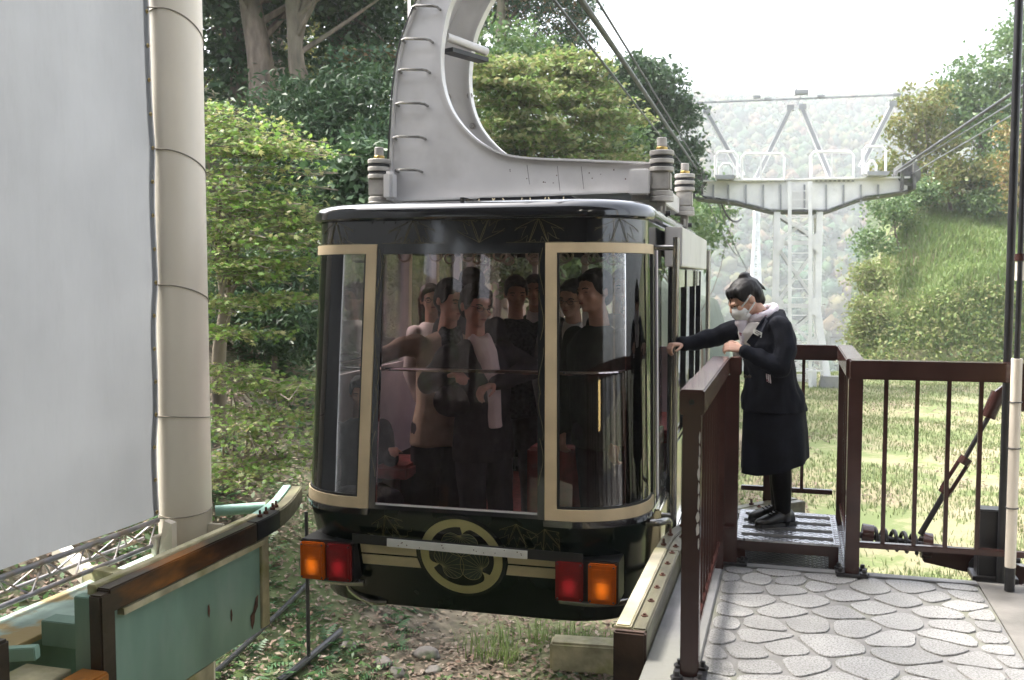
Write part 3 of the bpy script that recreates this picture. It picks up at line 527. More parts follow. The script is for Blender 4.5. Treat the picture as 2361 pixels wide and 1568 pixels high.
mat('timber_dark', (0.045, 0.032, 0.022), 0.35, var=0.3, vs=3, bump=0.25, bs=18, stretch=(2, 0.6, 2), col2=(0.36, 0.14, 0.03), c2s=1.6, c2t=(0.49, 0.60))
mat('timber_end', (0.06, 0.035, 0.025), 0.6, var=0.25, vs=8, bump=0.3, bs=40, col2=(0.30, 0.27, 0.12), c2s=5, c2t=(0.66, 0.72))
mat('timber_pale', (0.55, 0.50, 0.36), 0.55, var=0.15, vs=5, bump=0.15, bs=40, col2=(0.50, 0.46, 0.20), c2s=3, c2t=(0.5, 0.75))
mat('mint_paint', (0.20, 0.32, 0.245), 0.5, var=0.12, vs=3, bump=0.1, bs=30, stretch=(1, 1, 0.35), col2=(0.30, 0.40, 0.33), c2s=4, c2t=(0.58, 0.8), rvar=0.12)
mat('mint_peeling', (0.40, 0.52, 0.44), 0.6, var=0.15, vs=5, bump=0.3, bs=30, col2=(0.36, 0.27, 0.12), c2s=3.2, c2t=(0.50, 0.56))
mat('mint_light', (0.30, 0.52, 0.43), 0.5, var=0.12, vs=5, col2=(0.42, 0.36, 0.26), c2s=9, c2t=(0.6, 0.66))
mat('moss_cream', (0.48, 0.43, 0.27), 0.75, var=0.18, vs=6, bump=0.25, bs=40, col2=(0.28, 0.27, 0.10), c2s=4, c2t=(0.5, 0.68))
mat('cream_paint', (0.78, 0.71, 0.60), 0.42, var=0.05, vs=2.5, bump=0.05, bs=30, col2=(0.52, 0.44, 0.32), c2s=1.4, c2t=(0.6, 0.85), stretch=(1, 1, 0.3), rvar=0.06)
mat('rust', (0.10, 0.045, 0.03), 0.8, var=0.3, vs=20, bump=0.3, bs=60)
mat('dark_steel', (0.05, 0.048, 0.05), 0.4, metal=0.6, var=0.2)
mat('black_paint', (0.018, 0.018, 0.02), 0.35, var=0.2, vs=8)
mat('wire', (0.28, 0.25, 0.2), 0.5, metal=0.5)
mat('brass', (0.45, 0.36, 0.18), 0.4, metal=0.8)
mat('truss_steel', (0.30, 0.29, 0.30), 0.45, metal=0.5, var=0.2, col2=(0.28, 0.22, 0.16), c2s=8, c2t=(0.5, 0.65))
mat('grip_strip', (0.06, 0.057, 0.05), 0.9, var=0.2, vs=60, bump=0.5, bs=250)
def plate_mat():
    m = mat('checker_plate', (0.42, 0.42, 0.44), 0.26, metal=0.8, var=0.2, vs=8); N, L = m.node_tree.nodes, m.node_tree.links
    tc = N.new('ShaderNodeTexCoord'); w1 = N.new('ShaderNodeTexWave'); w2 = N.new('ShaderNodeTexWave')
    for w_, d in ((w1, 'X'), (w2, 'Y')):
        w_.wave_type = 'BANDS'; w_.bands_direction = d; w_.inputs['Scale'].default_value = 9.0; mp = N.new('ShaderNodeMapping'); mp.inputs['Rotation'].default_value = (0, 0, R(45)); L.new(tc.outputs['Object'], mp.inputs[0]); L.new(mp.outputs[0], w_.inputs['Vector'])
    mu = N.new('ShaderNodeMath'); mu.operation = 'MULTIPLY'; L.new(w1.outputs['Fac'], mu.inputs[0]); L.new(w2.outputs['Fac'], mu.inputs[1])
    bp = N.new('ShaderNodeBump'); bp.inputs['Strength'].default_value = 0.7; bp.inputs['Distance'].default_value = 0.006; L.new(mu.outputs[0], bp.inputs['Height']); L.new(bp.outputs[0], N['Principled BSDF'].inputs['Normal'])
plate_mat()
def screen_mat():
    m = mat('mesh_fabric', (0.25, 0.262, 0.275), 0.7, var=0.05, vs=1.2, coords='Object'); N, L = m.node_tree.nodes, m.node_tree.links; b = N['Principled BSDF']
    tc = N.new('ShaderNodeTexCoord'); w1 = N.new('ShaderNodeTexWave'); w1.bands_direction = 'Z'; w1.inputs['Scale'].default_value = 55; w1.inputs['Distortion'].default_value = 0.6
    L.new(tc.outputs['Object'], w1.inputs['Vector']); bp = N.new('ShaderNodeBump'); bp.inputs['Strength'].default_value = 0.12; bp.inputs['Distance'].default_value = 0.003; L.new(w1.outputs['Fac'], bp.inputs['Height'])
    fo = N.new('ShaderNodeTexNoise'); fo.inputs['Scale'].default_value = 1.6; fo.inputs['Detail'].default_value = 4; mp = N.new('ShaderNodeMapping'); mp.inputs['Scale'].default_value = (1, 2.2, 0.7); L.new(tc.outputs['Object'], mp.inputs[0]); L.new(mp.outputs[0], fo.inputs['Vector'])
    b2 = N.new('ShaderNodeBump'); b2.inputs['Strength'].default_value = 0.8; b2.inputs['Distance'].default_value = 0.06; L.new(fo.outputs['Fac'], b2.inputs['Height']); L.new(bp.outputs[0], b2.inputs['Normal']); L.new(b2.outputs[0], b.inputs['Normal'])
    src = b.inputs['Base Color'].links[0].from_socket; tr = N.new('ShaderNodeBsdfTranslucent'); L.new(src, tr.inputs['Color'])
    ms = N.new('ShaderNodeMixShader'); ms.inputs[0].default_value = 0.4; L.new(b.outputs[0], ms.inputs[1]); L.new(tr.outputs[0], ms.inputs[2]); L.new(ms.outputs[0], N['Material Output'].inputs[0])
screen_mat()

# ---------------------------------------------------------------- platform with crazy paving
pl = thing('platform', None, None, ST, (0.2, 3.5, 0)); pl['kind'] = 'structure'
MB().prism([(-0.55, -7), (0.94, -7), (0.94, 5.42), (-0.55, 5.42)], -0.35, -0.007, 'z').build('slab', 'mortar', pl)
MB().bb(-0.545, -0.335, 2.0, 5.40, -0.006, 0.006).build('edge_strip', 'concrete', pl, bevel=0.004)
MB().bb(-0.335, 0.94, 5.345, 5.415, -0.006, 0.004).build('edge_strip', 'concrete', pl, bevel=0.004)
MB().bb(0.945, 6.0, -7, 5.42, -0.35, -0.004).build('side_slab', 'concrete_brown', pl)
MB().bb(-0.555, 6.0, -7, 5.40, -2.3, -0.352).build('foundation', 'concrete_brown', pl)
def voronoi_cells(pts, box):
    out = []
    for i, p in enumerate(pts):
        poly = [np.array(q) for q in ((box[0], box[2]), (box[1], box[2]), (box[1], box[3]), (box[0], box[3]))]
        for j, q in enumerate(pts):
            if i == j or np.hypot(*(p - q)) > 1.3: continue
            m_, nn = (p + q) / 2, q - p; new = []
            for k in range(len(poly)):
                a_, b_ = poly[k], poly[(k + 1) % len(poly)]; da, db = np.dot(a_ - m_, nn), np.dot(b_ - m_, nn)
                if da <= 0: new.append(a_)
                if (da < 0) != (db < 0): new.append(a_ + (b_ - a_) * (da / (da - db)))
            poly = new
            if len(poly) < 3: break
        if len(poly) >= 3: out.append(np.array(poly))
    return out
def paving(box, n, seed):
    rg = np.random.default_rng(seed); pts = []; tries = 0
    asp = np.array((0.72, 1.0))                       # stones a little wider than deep
    while len(pts) < n and tries < 20000:
        tries += 1; p = np.array((rg.uniform(box[0], box[1]), rg.uniform(box[2], box[3]))); dmin = rg.choice([0.105, 0.16, 0.2, 0.24], p=[.16, .24, .34, .26])
        if all(np.hypot(*((p - q) * asp)) > (dmin + dq) / 2 for q, dq in pts): pts.append((p, dmin))
    for c in voronoi_cells([p for p, _ in pts], box):
        cen = c.mean(0); e = c - cen; rad = np.hypot(e[:, 0], e[:, 1]).mean()
        if rad < 0.03: continue
        c = cen + e * max(0.5, 1 - 0.0075 / rad * 1.25) * rg.uniform(0.985, 1.0)
        # drop very short edges, then round the corners
        c = np.array([c[k] for k in range(len(c)) if np.hypot(*(c[k] - c[k - 1])) > 0.03]); 
        if len(c) < 3: continue
        for it in range(2):
            q = 0.20 if it == 0 else 0.25; c = np.concatenate([[c[k] * (1 - q) + c[(k + 1) % len(c)] * q, c[k] * q + c[(k + 1) % len(c)] * (1 - q)] for k in range(len(c))])
        c = c + rg.normal(size=c.shape) * 0.0012; n_ = len(c); h = rg.uniform(-0.0008, 0.0012); tilt = rg.normal(size=2) * 0.0015
        cen = c.mean(0); ci = cen + (c - cen) * (1 - 0.003 / max(0.04, rad))
        v = [(*p, -0.0065) for p in c] + [(*(p), h - 0.003 + np.dot(p - cen, tilt)) for p in c] + [(*p, h + np.dot(p - cen, tilt)) for p in ci]
        f = [(k, (k + 1) % n_, n_ + (k + 1) % n_, n_ + k) for k in range(n_)] + [(n_ + k, n_ + (k + 1) % n_, 2 * n_ + (k + 1) % n_, 2 * n_ + k) for k in range(n_)] + [tuple(range(2 * n_, 3 * n_))]
        MB().add(v, f).build('paving_stone', 'paving_stone', pl)
paving((-0.33, 0.935, 2.75, 5.345), 130, 5)

# ---------------------------------------------------------------- railings
def bolt(mb_parent, c, r=0.014, h=0.03, m='dark_steel'):
    MB().lathe((c[0], c[1], c[2]), [(r * 1.7, 0), (r * 1.7, h * 0.35), (r * 0.8, h * 0.36), (r * 0.8, h)], 6).build('bolt', m, mb_parent)
def rail_run(t, p0, p1, n_bal, top=1.137, w_=0.095, hh=0.097, m='brown_paint', zb=0.16, posts=(True, True), pw=0.07, base=True, cap_ext=(0.03, 0.03), zlow=0.0):
    p0, p1 = Vector((*p0, 0)), Vector((*p1, 0)); d = (p1 - p0).normalized(); L_ = (p1 - p0).length; rz = math.atan2(d.y, d.x)
    MB().bar(p0 - d * cap_ext[0] + Vector((0, 0, top - hh / 2)), p1 + d * cap_ext[1] + Vector((0, 0, top - hh / 2)), w_, hh).build('top_rail', m, t, bevel=0.006)
    MB().bar(p0 + Vector((0, 0, zb)), p1 + Vector((0, 0, zb)), 0.04, 0.03).build('bottom_rail', m, t, bevel=0.004)
    for on, p in zip(posts, (p0, p1)):
        if not on: continue
        MB().box((p.x, p.y, (zlow + top - hh) / 2), (pw, pw, top - hh - zlow), rz).build('post', m, t, bevel=0.004)
        if base:
            MB().box((p.x, p.y, 0.009), (0.16, 0.13, 0.012), rz).build('base_plate', 'dark_steel', t, bevel=0.003)
            for s1, s2 in ((1, 1), (-1, 1), (1, -1), (-1, -1)): bolt(t, (p.x + 0.06 * s1 * d.x - 0.045 * s2 * d.y, p.y + 0.06 * s1 * d.y + 0.045 * s2 * d.x, 0.015))
    for k in range(n_bal):
        q = p0.lerp(p1, (k + 1) / (n_bal + 1)); MB().box((q.x, q.y, (zb + top - hh) / 2), (0.020, 0.020, top - hh - zb), rz).build('baluster', m, t)
ra = thing('railing', 'brown railing with chipped end post between the gondola and the paving', 'railing', ST, (-0.36, 3.78, 0))
rail_run(ra, (-0.36, 3.78), (-0.365, 5.29), 9, m='brown_chipped', cap_ext=(0.045, 0.12), posts=(True, False), zb=0.14)
MB().bb(-0.40, -0.33, 5.255, 5.325, 0, 1.04).build('post', 'brown_paint', ra, bevel=0.004)
MB().bb(-0.335, -0.265, 5.36, 5.43, 0, 1.04).build('post', 'brown_paint', ra, bevel=0.004)
MB().bb(-0.317, -0.255, 5.345, 5.44, 1.041, 1.136).build('end_cap', 'brown_paint', ra, bevel=0.005)
MB().bb(-0.39, -0.28, 5.30, 5.35, 0.19, 0.22).build('bottom_rail', 'brown_paint', ra, bevel=0.003)
MB().bb(-0.40, -0.21, 5.335, 5.46, 0.004, 0.016).build('base_plate', 'dark_steel', ra, bevel=0.003)
for q in ((-0.37, 5.40), (-0.235, 5.38)): bolt(ra, (*q, 0.016))
MB().lathe((-0.36, 3.733, 1.09), [(0.011, 0), (0.011, 0.004)], 14, 'y').build('dark_hole_disc', 'black_paint', ra)  # black disc stands in for the dark inside of the rail end hole
for k in range(9):
    z = 0.97 - k * 0.052 - random.uniform(0, .02); n_ = 7; wv = random.uniform(.006, .016)
    MB().add([(-0.326 - wv * (0.5 + .5 * math.cos(a_)) * random.uniform(.7, 1), 3.7432, z + random.uniform(.018, .034) * math.sin(a_)) for a_ in np.linspace(0, 6.283, n_ + 1)[:-1]], [tuple(range(n_))]).build('paint_chip', 'paper_white', ra)
rb = thing('railing', 'brown railing running from the step towards the beige conduit', 'railing', ST, (0.326, 5.36, 0))
rail_run(rb, (0.326, 5.36), (1.08, 5.385), 4, posts=(True, False), zb=0.165)
MB().bb(1.10, 2.2, 5.345, 5.43, 1.04, 1.136).build('top_rail', 'brown_paint', rb, bevel=0.006)
MB().bb(1.10, 2.2, 5.365, 5.405, 0.15, 0.18).build('bottom_rail', 'brown_paint', rb, bevel=0.004)
for k in range(5): MB().bb(1.26 + k * .16, 1.28 + k * .16, 5.375, 5.395, 0.18, 1.04).build('baluster', 'brown_paint', rb)
rc = thing('railing', 'brown railing closing the side of the metal step', 'railing', ST, (0.33, 5.95, 0))
rail_run(rc, (0.328, 5.48), (0.328, 6.50), 4, posts=(False, True), base=False, cap_ext=(0.07, 0.045), zb=0.12, zlow=-0.05)
re_ = thing('railing', 'brown railing behind the attendant at the end of the metal deck', 'railing', ST, (0.0, 6.52, 0))
rail_run(re_, (-0.30, 6.52), (0.27, 6.52), 2, posts=(False, False), base=False, cap_ext=(-0.12, 0.01), zb=0.19)
MB().bb(-0.16, -0.10, 6.49, 6.55, -0.05, 1.04).build('post', 'brown_paint', re_, bevel=0.004)
# deck and step
dk = thing('metal_deck', 'chequered metal deck extending past the paving under the step', 'deck', ST, (0, 5.9, -0.05))
MB().bb(-0.36, 0.36, 5.43, 6.56, -0.02, -0.006).build('deck_plate', 'checker_plate', dk, bevel=0.002)
for b_ in (5.47, 6.5): MB().bb(-0.36, 0.36, b_, b_ + 0.05, -0.14, -0.022).build('bearer', 'brown_paint', dk)
MB().bb(-0.352, -0.30, 5.52, 6.44, -0.14, -0.022).build('bearer', 'brown_paint', dk)
st = thing('metal_step', 'low metal step box with chequered top and dark grip strips', 'step', ST, (0, 5.75, 0))
MB().bb(-0.285, 0.275, 5.445, 6.15, 0.118, 0.130).build('tread_plate', 'checker_plate', st, bevel=0.002)
MB().bb(-0.27, 0.26, 5.455, 5.475, 0.06, 0.118).build('front_edge', 'brown_paint', st, bevel=0.003)
for x in (-0.25, 0.24):
    for y in (5.49, 6.11): MB().bb(x - .025, x + .025, y - .02, y + .02, -0.006, 0.118).build('leg', 'brown_paint', st)
MB().bb(-0.27, 0.26, 6.12, 6.14, 0.05, 0.118).build('rear_edge', 'brown_paint', st)
for k in range(4): MB().bb(-0.25, 0.24, 5.52 + k * .165, 5.575 + k * .165, 0.1302, 0.1325).build('grip_strip', 'grip_strip', st)

# ---------------------------------------------------------------- fender on the platform side
fr = thing('platform_fender', 'mossy bolted timber fender curving along the platform edge', 'fender', ST, (-0.62, 4.6, -0.3))
def sweep(path, x0, x1, z0, z1):           # box section swept along a path in plan (offset to the left of travel is negative)
    mb = MB(); P = [Vector((p[0], p[1])) for p in path]; n = len(P); v = []
    for i in range(n):
        d = (P[min(i + 1, n - 1)] - P[max(i - 1, 0)]).normalized(); r = Vector((d.y, -d.x))
        for (o_, z) in ((x0, z0), (x1, z0), (x1, z1), (x0, z1)): q = P[i] + r * o_; v.append((q.x, q.y, z))
    f = [(0, 1, 2, 3), tuple(4 * (n - 1) + k for k in (3, 2, 1, 0))]
    for i in range(n - 1):
        for k in range(4): f.append((4 * i + k, 4 * i + (k + 1) % 4, 4 * i + 4 + (k + 1) % 4, 4 * i + 4 + k))
    return mb.add(v, f)
fp = cr_spline([(-0.677, 5.16), (-0.665, 5.45), (-0.60, 5.75), (-0.46, 6.06), (-0.25, 6.36), (0.02, 6.64)], 4)
MB().bb(-0.683, -0.618, 3.94, 5.155, -0.05, 0.125).build('rubbing_plank', 'timber_pale', fr, bevel=0.006)
MB().bb(-0.683, -0.618, 3.945, 5.15, -0.75, -0.052).build('facing_plank', 'timber_end', fr, bevel=0.006)
MB().bb(-0.615, -0.552, 3.94, 5.155, -0.75, 0.115).build('backing_timber', 'wet_timber', fr, bevel=0.006)
MB().bb(-0.685, -0.55, 3.90, 3.938, -0.75, 0.112).build('end_timber', 'timber_end', fr, bevel=0.008)
sweep(fp, -0.005, 0.06, -0.04, 0.118).build('rubbing_plank', 'wet_timber', fr, bevel=0.005)
sweep(fp, 0.063, 0.125, -0.04, 0.114).build('backing_timber', 'wet_timber', fr, bevel=0.005)
MB().bb(-0.54, -0.44, 5.43, 5.50, -0.5, 0.10).build('post', 'timber_end', fr, bevel=0.006)
MB().bb(-0.548, -0.42, 5.28, 5.40, 0.012, 0.104).build('block', 'timber_end', fr, bevel=0.006)
for k in range(6): bolt(fr, (-0.584, 4.1 + k * 0.2, 0.115), 0.009, 0.012, 'rust')
for i in range(1, len(fp) - 2, 3):
    for o_ in (0.03, 0.095):
        d = (Vector(fp[i + 1]) - Vector(fp[i - 1])).normalized(); bolt(fr, (fp[i][0] + d.y * o_, fp[i][1] - d.x * o_, 0.114), 0.009, 0.04 if o_ < .05 else 0.014, 'rust')

# ---------------------------------------------------------------- fender on the far side, green steel
fl = thing('green_fender', 'mint green steel fender beam topped by a long dark timber', 'fender', ST, (-3.1, 4.5, -0.6))
fpl = cr_spline([(-2.99, 3.72), (-2.985, 4.4), (-2.985, 5.0), (-3.0, 5.25), (-3.075, 5.58), (-3.22, 5.99)], 5)
k_ = [i for i, p in enumerate(fpl) if p[1] <= 5.02][-1]
sweep(fpl[:k_ + 1], -0.075, 0.0, 0.02, 0.135).build('rubbing_timber', 'timber_dark', fl, bevel=0.007)
j_ = k_ + 6
sweep(fpl[k_:j_ + 1], -0.076, 0.001, 0.022, 0.136).build('rubbing_timber', 'black_paint', fl, bevel=0.006)
sweep(fpl[j_:], -0.075, 0.0, 0.02, 0.135).build('rubbing_timber', 'wet_timber', fl, bevel=0.007)
sweep(fpl[:k_ + 4], -0.125, -0.078, 0.05, 0.145).build('top_channel', 'moss_cream', fl, bevel=0.004)
sweep(fpl[k_ + 3:], -0.13, -0.078, 0.10, 0.142).build('top_channel', 'mint_light', fl, bevel=0.003)
for i in (k_ + 2, k_ + 4, k_ + 6, k_ + 7): bolt(fl, (fpl[i][0] - 0.05, fpl[i][1], 0.137), 0.010, 0.04, 'rust')
MB().bb(-3.07, -3.03, 3.80, 5.10, -0.55, 0.018).build('side_panel', 'mint_paint', fl, bevel=0.004)
MB().bb(-3.029, -2.99, 3.82, 5.10, -0.02, 0.012).build('panel_lip', 'moss_cream', fl)
MB().bb(-3.09, -3.02, 5.105, 5.19, -0.54, 0.018).build('end_post', 'moss_cream', fl, bevel=0.004)
MB().bb(-3.06, -2.99, 3.66, 3.76, -0.75, 0.12).build('corner_timber', 'timber_dark', fl, bevel=0.008)
MB().bb(-3.155, -3.065, 3.68, 3.745, -0.55, 0.10).build('green_post', 'mint_paint', fl, bevel=0.004)
MB().bb(-3.07, -3.03, 3.795, 4.6, -1.2, -0.552).build('lower_panel', 'moss_cream', fl)
MB().bb(-3.36, -3.16, 3.70, 3.80, -0.16, -0.04).build('bracket', 'mint_paint', fl, bevel=0.004)
def ob(px, py, b_): return onplane(ST, px, py, 1, b_)
q0 = ob(496, 1178, 5.45); q1 = ob(612, 1170, 5.62); q2 = ob(655, 1158, 5.72)
mb = MB(); mb.cyl(q0, q1, 0.036, 14); mb.build('strut', 'mint_light', fl, smooth=True)
MB().cyl(q1, q2, 0.016, 10).build('strut_rod', 'mint_light', fl, smooth=True)
for k in range(3):
    p = (-3.026, 4.55 + 0.22 * k, -0.22 - 0.1 * k); MB().add([(p[0], p[1] + dx, p[2] + dz) for dx, dz in ((0, 0), (.012, .01), (.02, -.03), (.012, -.07), (.002, -.05))], [(0, 1, 2, 3, 4)]).build('rust_patch', 'rust', fl)
MB().add([(-3.027, 4.98 + dx, -0.42 + dz) for dx, dz in ((0, 0), (.03, .02), (.06, .09), (.09, .10), (.085, .03), (.05, -.005), (.045, -.05), (.02, -.09), (.005, -.06))], [tuple(range(9))]).build('rust_patch', 'rust', fl)
gb = thing('girder', 'peeling pale green girder under the white screen', 'girder', ST, (-3.5, 4.3, -0.6))
MB().bb(-3.78, -3.42, 2.2, 5.28, -0.16, -0.135).build('top_flange', 'mint_peeling', gb, bevel=0.003)
MB().bb(-3.61, -3.59, 2.2, 5.28, -0.6, -0.162).build('web', 'mint_paint', gb)
MB().bb(-3.78, -3.42, 2.2, 5.28, -0.63, -0.602).build('bottom_flange', 'mint_paint', gb)
MB().bb(-3.41, -3.16, 2.4, 3.66, -0.26, -0.235).build('ledge', 'moss_cream', gb, bevel=0.003)
MB().bb(-3.165, -3.14, 2.4, 3.655, -0.42, -0.262).build('ledge_edge', 'mint_paint', gb)
for y in (5.05,): MB().add([(-3.70, y, -0.134), (-3.60, y, -0.134), (-3.60, y, 0.07), (-3.70, y + .06, 0.07), (-3.70, y + .05, -0.134), (-3.60, y + .05, -0.134), (-3.60, y + .05, 0.07), (-3.70, y + .11, 0.07)], [(0, 1, 2, 3), (7, 6, 5, 4), (0, 4, 5, 1), (1, 5, 6, 2), (2, 6, 7, 3), (3, 7, 4, 0)]).build('gusset', 'cream_paint', gb)
MB().bar(onplane(ST, 208, 1322, 1, 4.62), onplane(ST, 290, 1338, 1, 4.45), 0.09, 0.085).build('brace', 'moss_cream', gb, bevel=0.004)
MB().bar(onplane(ST, 135, 1262, 1, 4.85), onplane(ST, 206, 1330, 1, 4.65), 0.08, 0.085).build('brace', 'cream_paint', gb, bevel=0.004)
MB().bar((-3.60, 3.4, -0.13), (-3.20, 3.5, -0.10), 0.05, 0.06).build('brace', 'mint_paint', gb, bevel=0.004)
fn = thing('timber_fender', 'short brown timber end below the green girder', 'fender', ST, (-3.05, 2.8, -0.4))
MB().bb(-3.07, -2.99, 1.5, 3.13, -0.3, 0.12).build('timber', 'timber_dark', fn, bevel=0.012)
MB().bb(-3.10, -2.95, 3.35, 3.66, -0.42, -0.22).build('cross_timber', 'timber_dark', fn, bevel=0.01)

# ---------------------------------------------------------------- column, screen, truss
CC = (-3.73, 5.38)
co = thing('column', 'round cream painted steel column holding the white screen', 'column', ST, (*CC, -2.0))
MB().lathe((CC[0], CC[1], 0), [(0.165, -2.2), (0.165, 5.0)], 48).build('shaft', 'cream_paint', co, smooth=True)
MB().bb(CC[0] + 0.168, CC[0] + 0.28, CC[1] - .012, CC[1] + .012, -0.28, 0.0).build('lug', 'cream_paint', co, bevel=0.004)
MB().bb(CC[0] - 0.02, CC[0] + 0.02, CC[1] - .33, CC[1] - .167, -0.3, -0.02).build('lug', 'cream_paint', co, bevel=0.004)
MB().cyl((CC[0] + 0.23, CC[1] - 0.014, -0.2), (CC[0] + .23, CC[1] - .03, -0.2), 0.018, 6).build('bolt', 'rust', co)
sc_ = thing('mesh_screen', 'large white mesh screen laced to the cream column', 'screen', ST, (-3.85, 3.2, 0.07))
sb0, sb1, sz0, sz1 = 0.6, 5.20, 0.075, 4.3
ns, nz_ = 70, 60; V = []; F = []
def scr(b_, z):
    t = (b_ - sb0) / (sb1 - sb0); e = math.exp(-((sb1 - b_) / 0.5)); bot = math.exp(-(z - sz0) / 0.35)
    pull = sum(0.005 * math.exp(-((z - zt) / 0.10) ** 2) for zt in (0.06, 0.70, 1.52, 2.35, 3.2)) * e
    return (-3.80 - 0.10 * (1 - t) + 0.02 * math.sin(z * 1.3 + b_) + pull + 0.018 * bot * math.sin(b_ * 4.2) + 0.003 * e * math.sin(z * 9), b_ + 0.004 * e * math.cos(z * 7.5), z)
for i in range(ns + 1):
    for j in range(nz_ + 1): V.append(scr(sb0 + (sb1 - sb0) * (i / ns) ** 0.7, sz0 + (sz1 - sz0) * (j / nz_) ** 1.3))
for i in range(ns):
    for j in range(nz_): a_ = i * (nz_ + 1) + j; F.append((a_, a_ + nz_ + 1, a_ + nz_ + 2, a_ + 1))
np_obj('sheet', V, F, 'mesh_fabric', sc_, smooth=True)
hem = MB()
hp = [scr(sb1, sz0 + (sz1 - sz0) * j / 80) for j in range(81)]
for p, q in zip(hp[:-1], hp[1:]): hem.add([(p[0] + .003, p[1] - .045, p[2]), (p[0] + .003, p[1] + .012, p[2]), (q[0] + .003, q[1] + .012, q[2]), (q[0] + .003, q[1] - .045, q[2])], [(0, 1, 2, 3)])
hem.build('hem', 'mesh_fabric', sc_)
for k in range(19):
    z = 0.10 + k * 0.205; p = scr(sb1, z)
    MB().tube([(p[0] + .008, p[1] - .018 + .009 * math.cos(a_), z + .009 * math.sin(a_)) for a_ in np.linspace(0, 2 * math.pi, 12)[:-1]], 0.0045, 6, closed=True).build('grommet', 'brass', sc_, smooth=True)
    MB().lathe((p[0] + .006, p[1] - .018, z), [(0.006, 0), (0.006, 0.002)], 10, 'x').build('grommet_hole', 'black_paint', sc_)
for zt, dz in ((0.06, 0.03), (0.70, -0.03), (1.52, -0.10), (2.35, -0.13), (3.2, -0.16)):
    pts = [(CC[0] + 0.168 * math.sin(a_), CC[1] - 0.168 * math.cos(a_), zt + dz * (0.5 - 0.5 * math.cos(a_)) * 1.3) for a_ in np.linspace(0.0, 2 * math.pi, 30)]
    pts = [(scr(sb1, zt)[0] + .01, sb1 - 0.018, zt)] + pts
    MB().tube(pts, 0.004, 6).build('tie_wire', 'wire', sc_, smooth=True)
tr = thing('lattice_truss', 'thin steel lattice truss hanging under the bottom edge of the screen', 'truss', ST, (-3.8, 3.4, -0.05))
tq = [(-3.80 - 0.10 * (1 - (b_ - .6) / 4.6), b_) for b_ in (0.8, 5.18)]
MB().cyl((tq[0][0], tq[0][1], 0.05), (tq[1][0] + .01, tq[1][1], 0.05), 0.016, 10).build('upper_chord', 'truss_steel', tr, smooth=True)
MB().cyl((tq[0][0] + .06, tq[0][1], -0.075), (tq[1][0] + .06, tq[1][1] + .05, -0.075), 0.014, 10).build('lower_chord', 'truss_steel', tr, smooth=True)
MB().cyl((tq[0][0] - .10, tq[0][1], -0.075), (tq[1][0] - .10, tq[1][1], -0.075), 0.012, 10).build('lower_chord', 'truss_steel', tr, smooth=True)
n_ = 14
for k in range(n_):
    t0, t1 = k / n_, (k + 0.5) / n_; L3 = lambda t, dx, z: (tq[0][0] + (tq[1][0] - tq[0][0]) * t + dx, tq[0][1] + (tq[1][1] - tq[0][1]) * t, z)
    for dx in (0.06, -0.10):
        for a_, b_ in ((t0, t1), ((k + 1) / n_, t1)): MB().cyl(L3(a_, 0, 0.05), L3(b_, dx, -0.075), 0.006, 6).build('lacing_bar', 'truss_steel', tr)
MB().lathe((tq[1][0] + .06, tq[1][1] + 0.06, -0.075), [(0.03, 0), (0.03, 0.05)], 8, 'y').build('end_fitting', 'rust', tr)

# ---------------------------------------------------------------- conduit pole and rope tensioner at the right
cp_ = thing('conduit_pole', 'slim black pipe with beige conduit strapped to its lower half', 'pole', ST, (1.065, 5.45, 0))
MB().cyl((1.06, 5.455, 0), (1.06, 5.455, 4.6), 0.020, 14).build('pipe', 'black_paint', cp_, smooth=True)
MB().cyl((1.072, 5.30, 0.12), (1.072, 5.30, 1.165), 0.026, 16).build('conduit', 'cream_paint', cp_, smooth=True)
MB().cyl((1.072, 5.30, 1.165), (1.085, 5.36, 4.5), 0.014, 10).build('cable', 'black_paint', cp_, smooth=True)
MB().cyl((1.072, 5.30, 0.0), (1.072, 5.30, 0.118), 0.024, 14).build('sleeve', 'black_paint', cp_, smooth=True)
MB().cyl((1.076, 5.318, 1.55), (1.0765, 5.32, 1.64), 0.022, 14).build('joint', 'cream_paint', cp_, smooth=True)
MB().cyl((1.077, 5.32, 1.645), (1.0775, 5.322, 1.68), 0.028, 12).build('clip', 'brown_paint', cp_, smooth=True)
for z in (0.42, 0.72, 0.95): MB().tube([(1.072 + .029 * math.cos(a_), 5.30 + .029 * math.sin(a_), z) for a_ in np.linspace(0, 6.28, 16)[:-1]], 0.003, 5, closed=True).build('strap', 'black_paint', cp_)
sp = thing('stub_post', 'short black steel post standing behind the beige conduit', 'post', ST, (1.03, 5.52, 0))
MB().bb(0.955, 1.125, 5.49, 5.60, 0.0, 0.36).build('box_section', 'black_paint', sp, bevel=0.006)
MB().bb(0.93, 1.15, 5.465, 5.625, -0.016, 0.012).build('base_plate', 'dark_steel', sp, bevel=0.003)
tn = thing('rope_tensioner', 'dark steel turnbuckle rod with coil spring behind the railing', 'tensioner', ST, (0.6, 5.75, -0.3))
bt = 5.78
P_ = lambda px, py: tuple(ob(px, py, bt))
pf = [P_(2290, 905), P_(2325, 878), P_(2361, 872), P_(2361, 950), P_(2320, 938), P_(2300, 928)]
MB().prism([(p[0], p[2]) for p in pf], bt - 0.02, bt + 0.02).build('gusset', 'brown_paint', tn, bevel=0.005)
MB().cyl(P_(2303, 905), P_(2278, 962), 0.038, 12).build('clevis', 'brown_paint', tn, smooth=True)
MB().cyl(P_(2280, 960), P_(2222, 1062), 0.013, 10).build('rod', 'dark_steel', tn, smooth=True)
for o_ in (-11, 11): MB().cyl(P_(2222 + o_, 1066 + o_ * .3), P_(2182 + o_, 1128 + o_ * .3), 0.011, 8).build('turnbuckle_arm', 'brown_paint', tn, smooth=True)
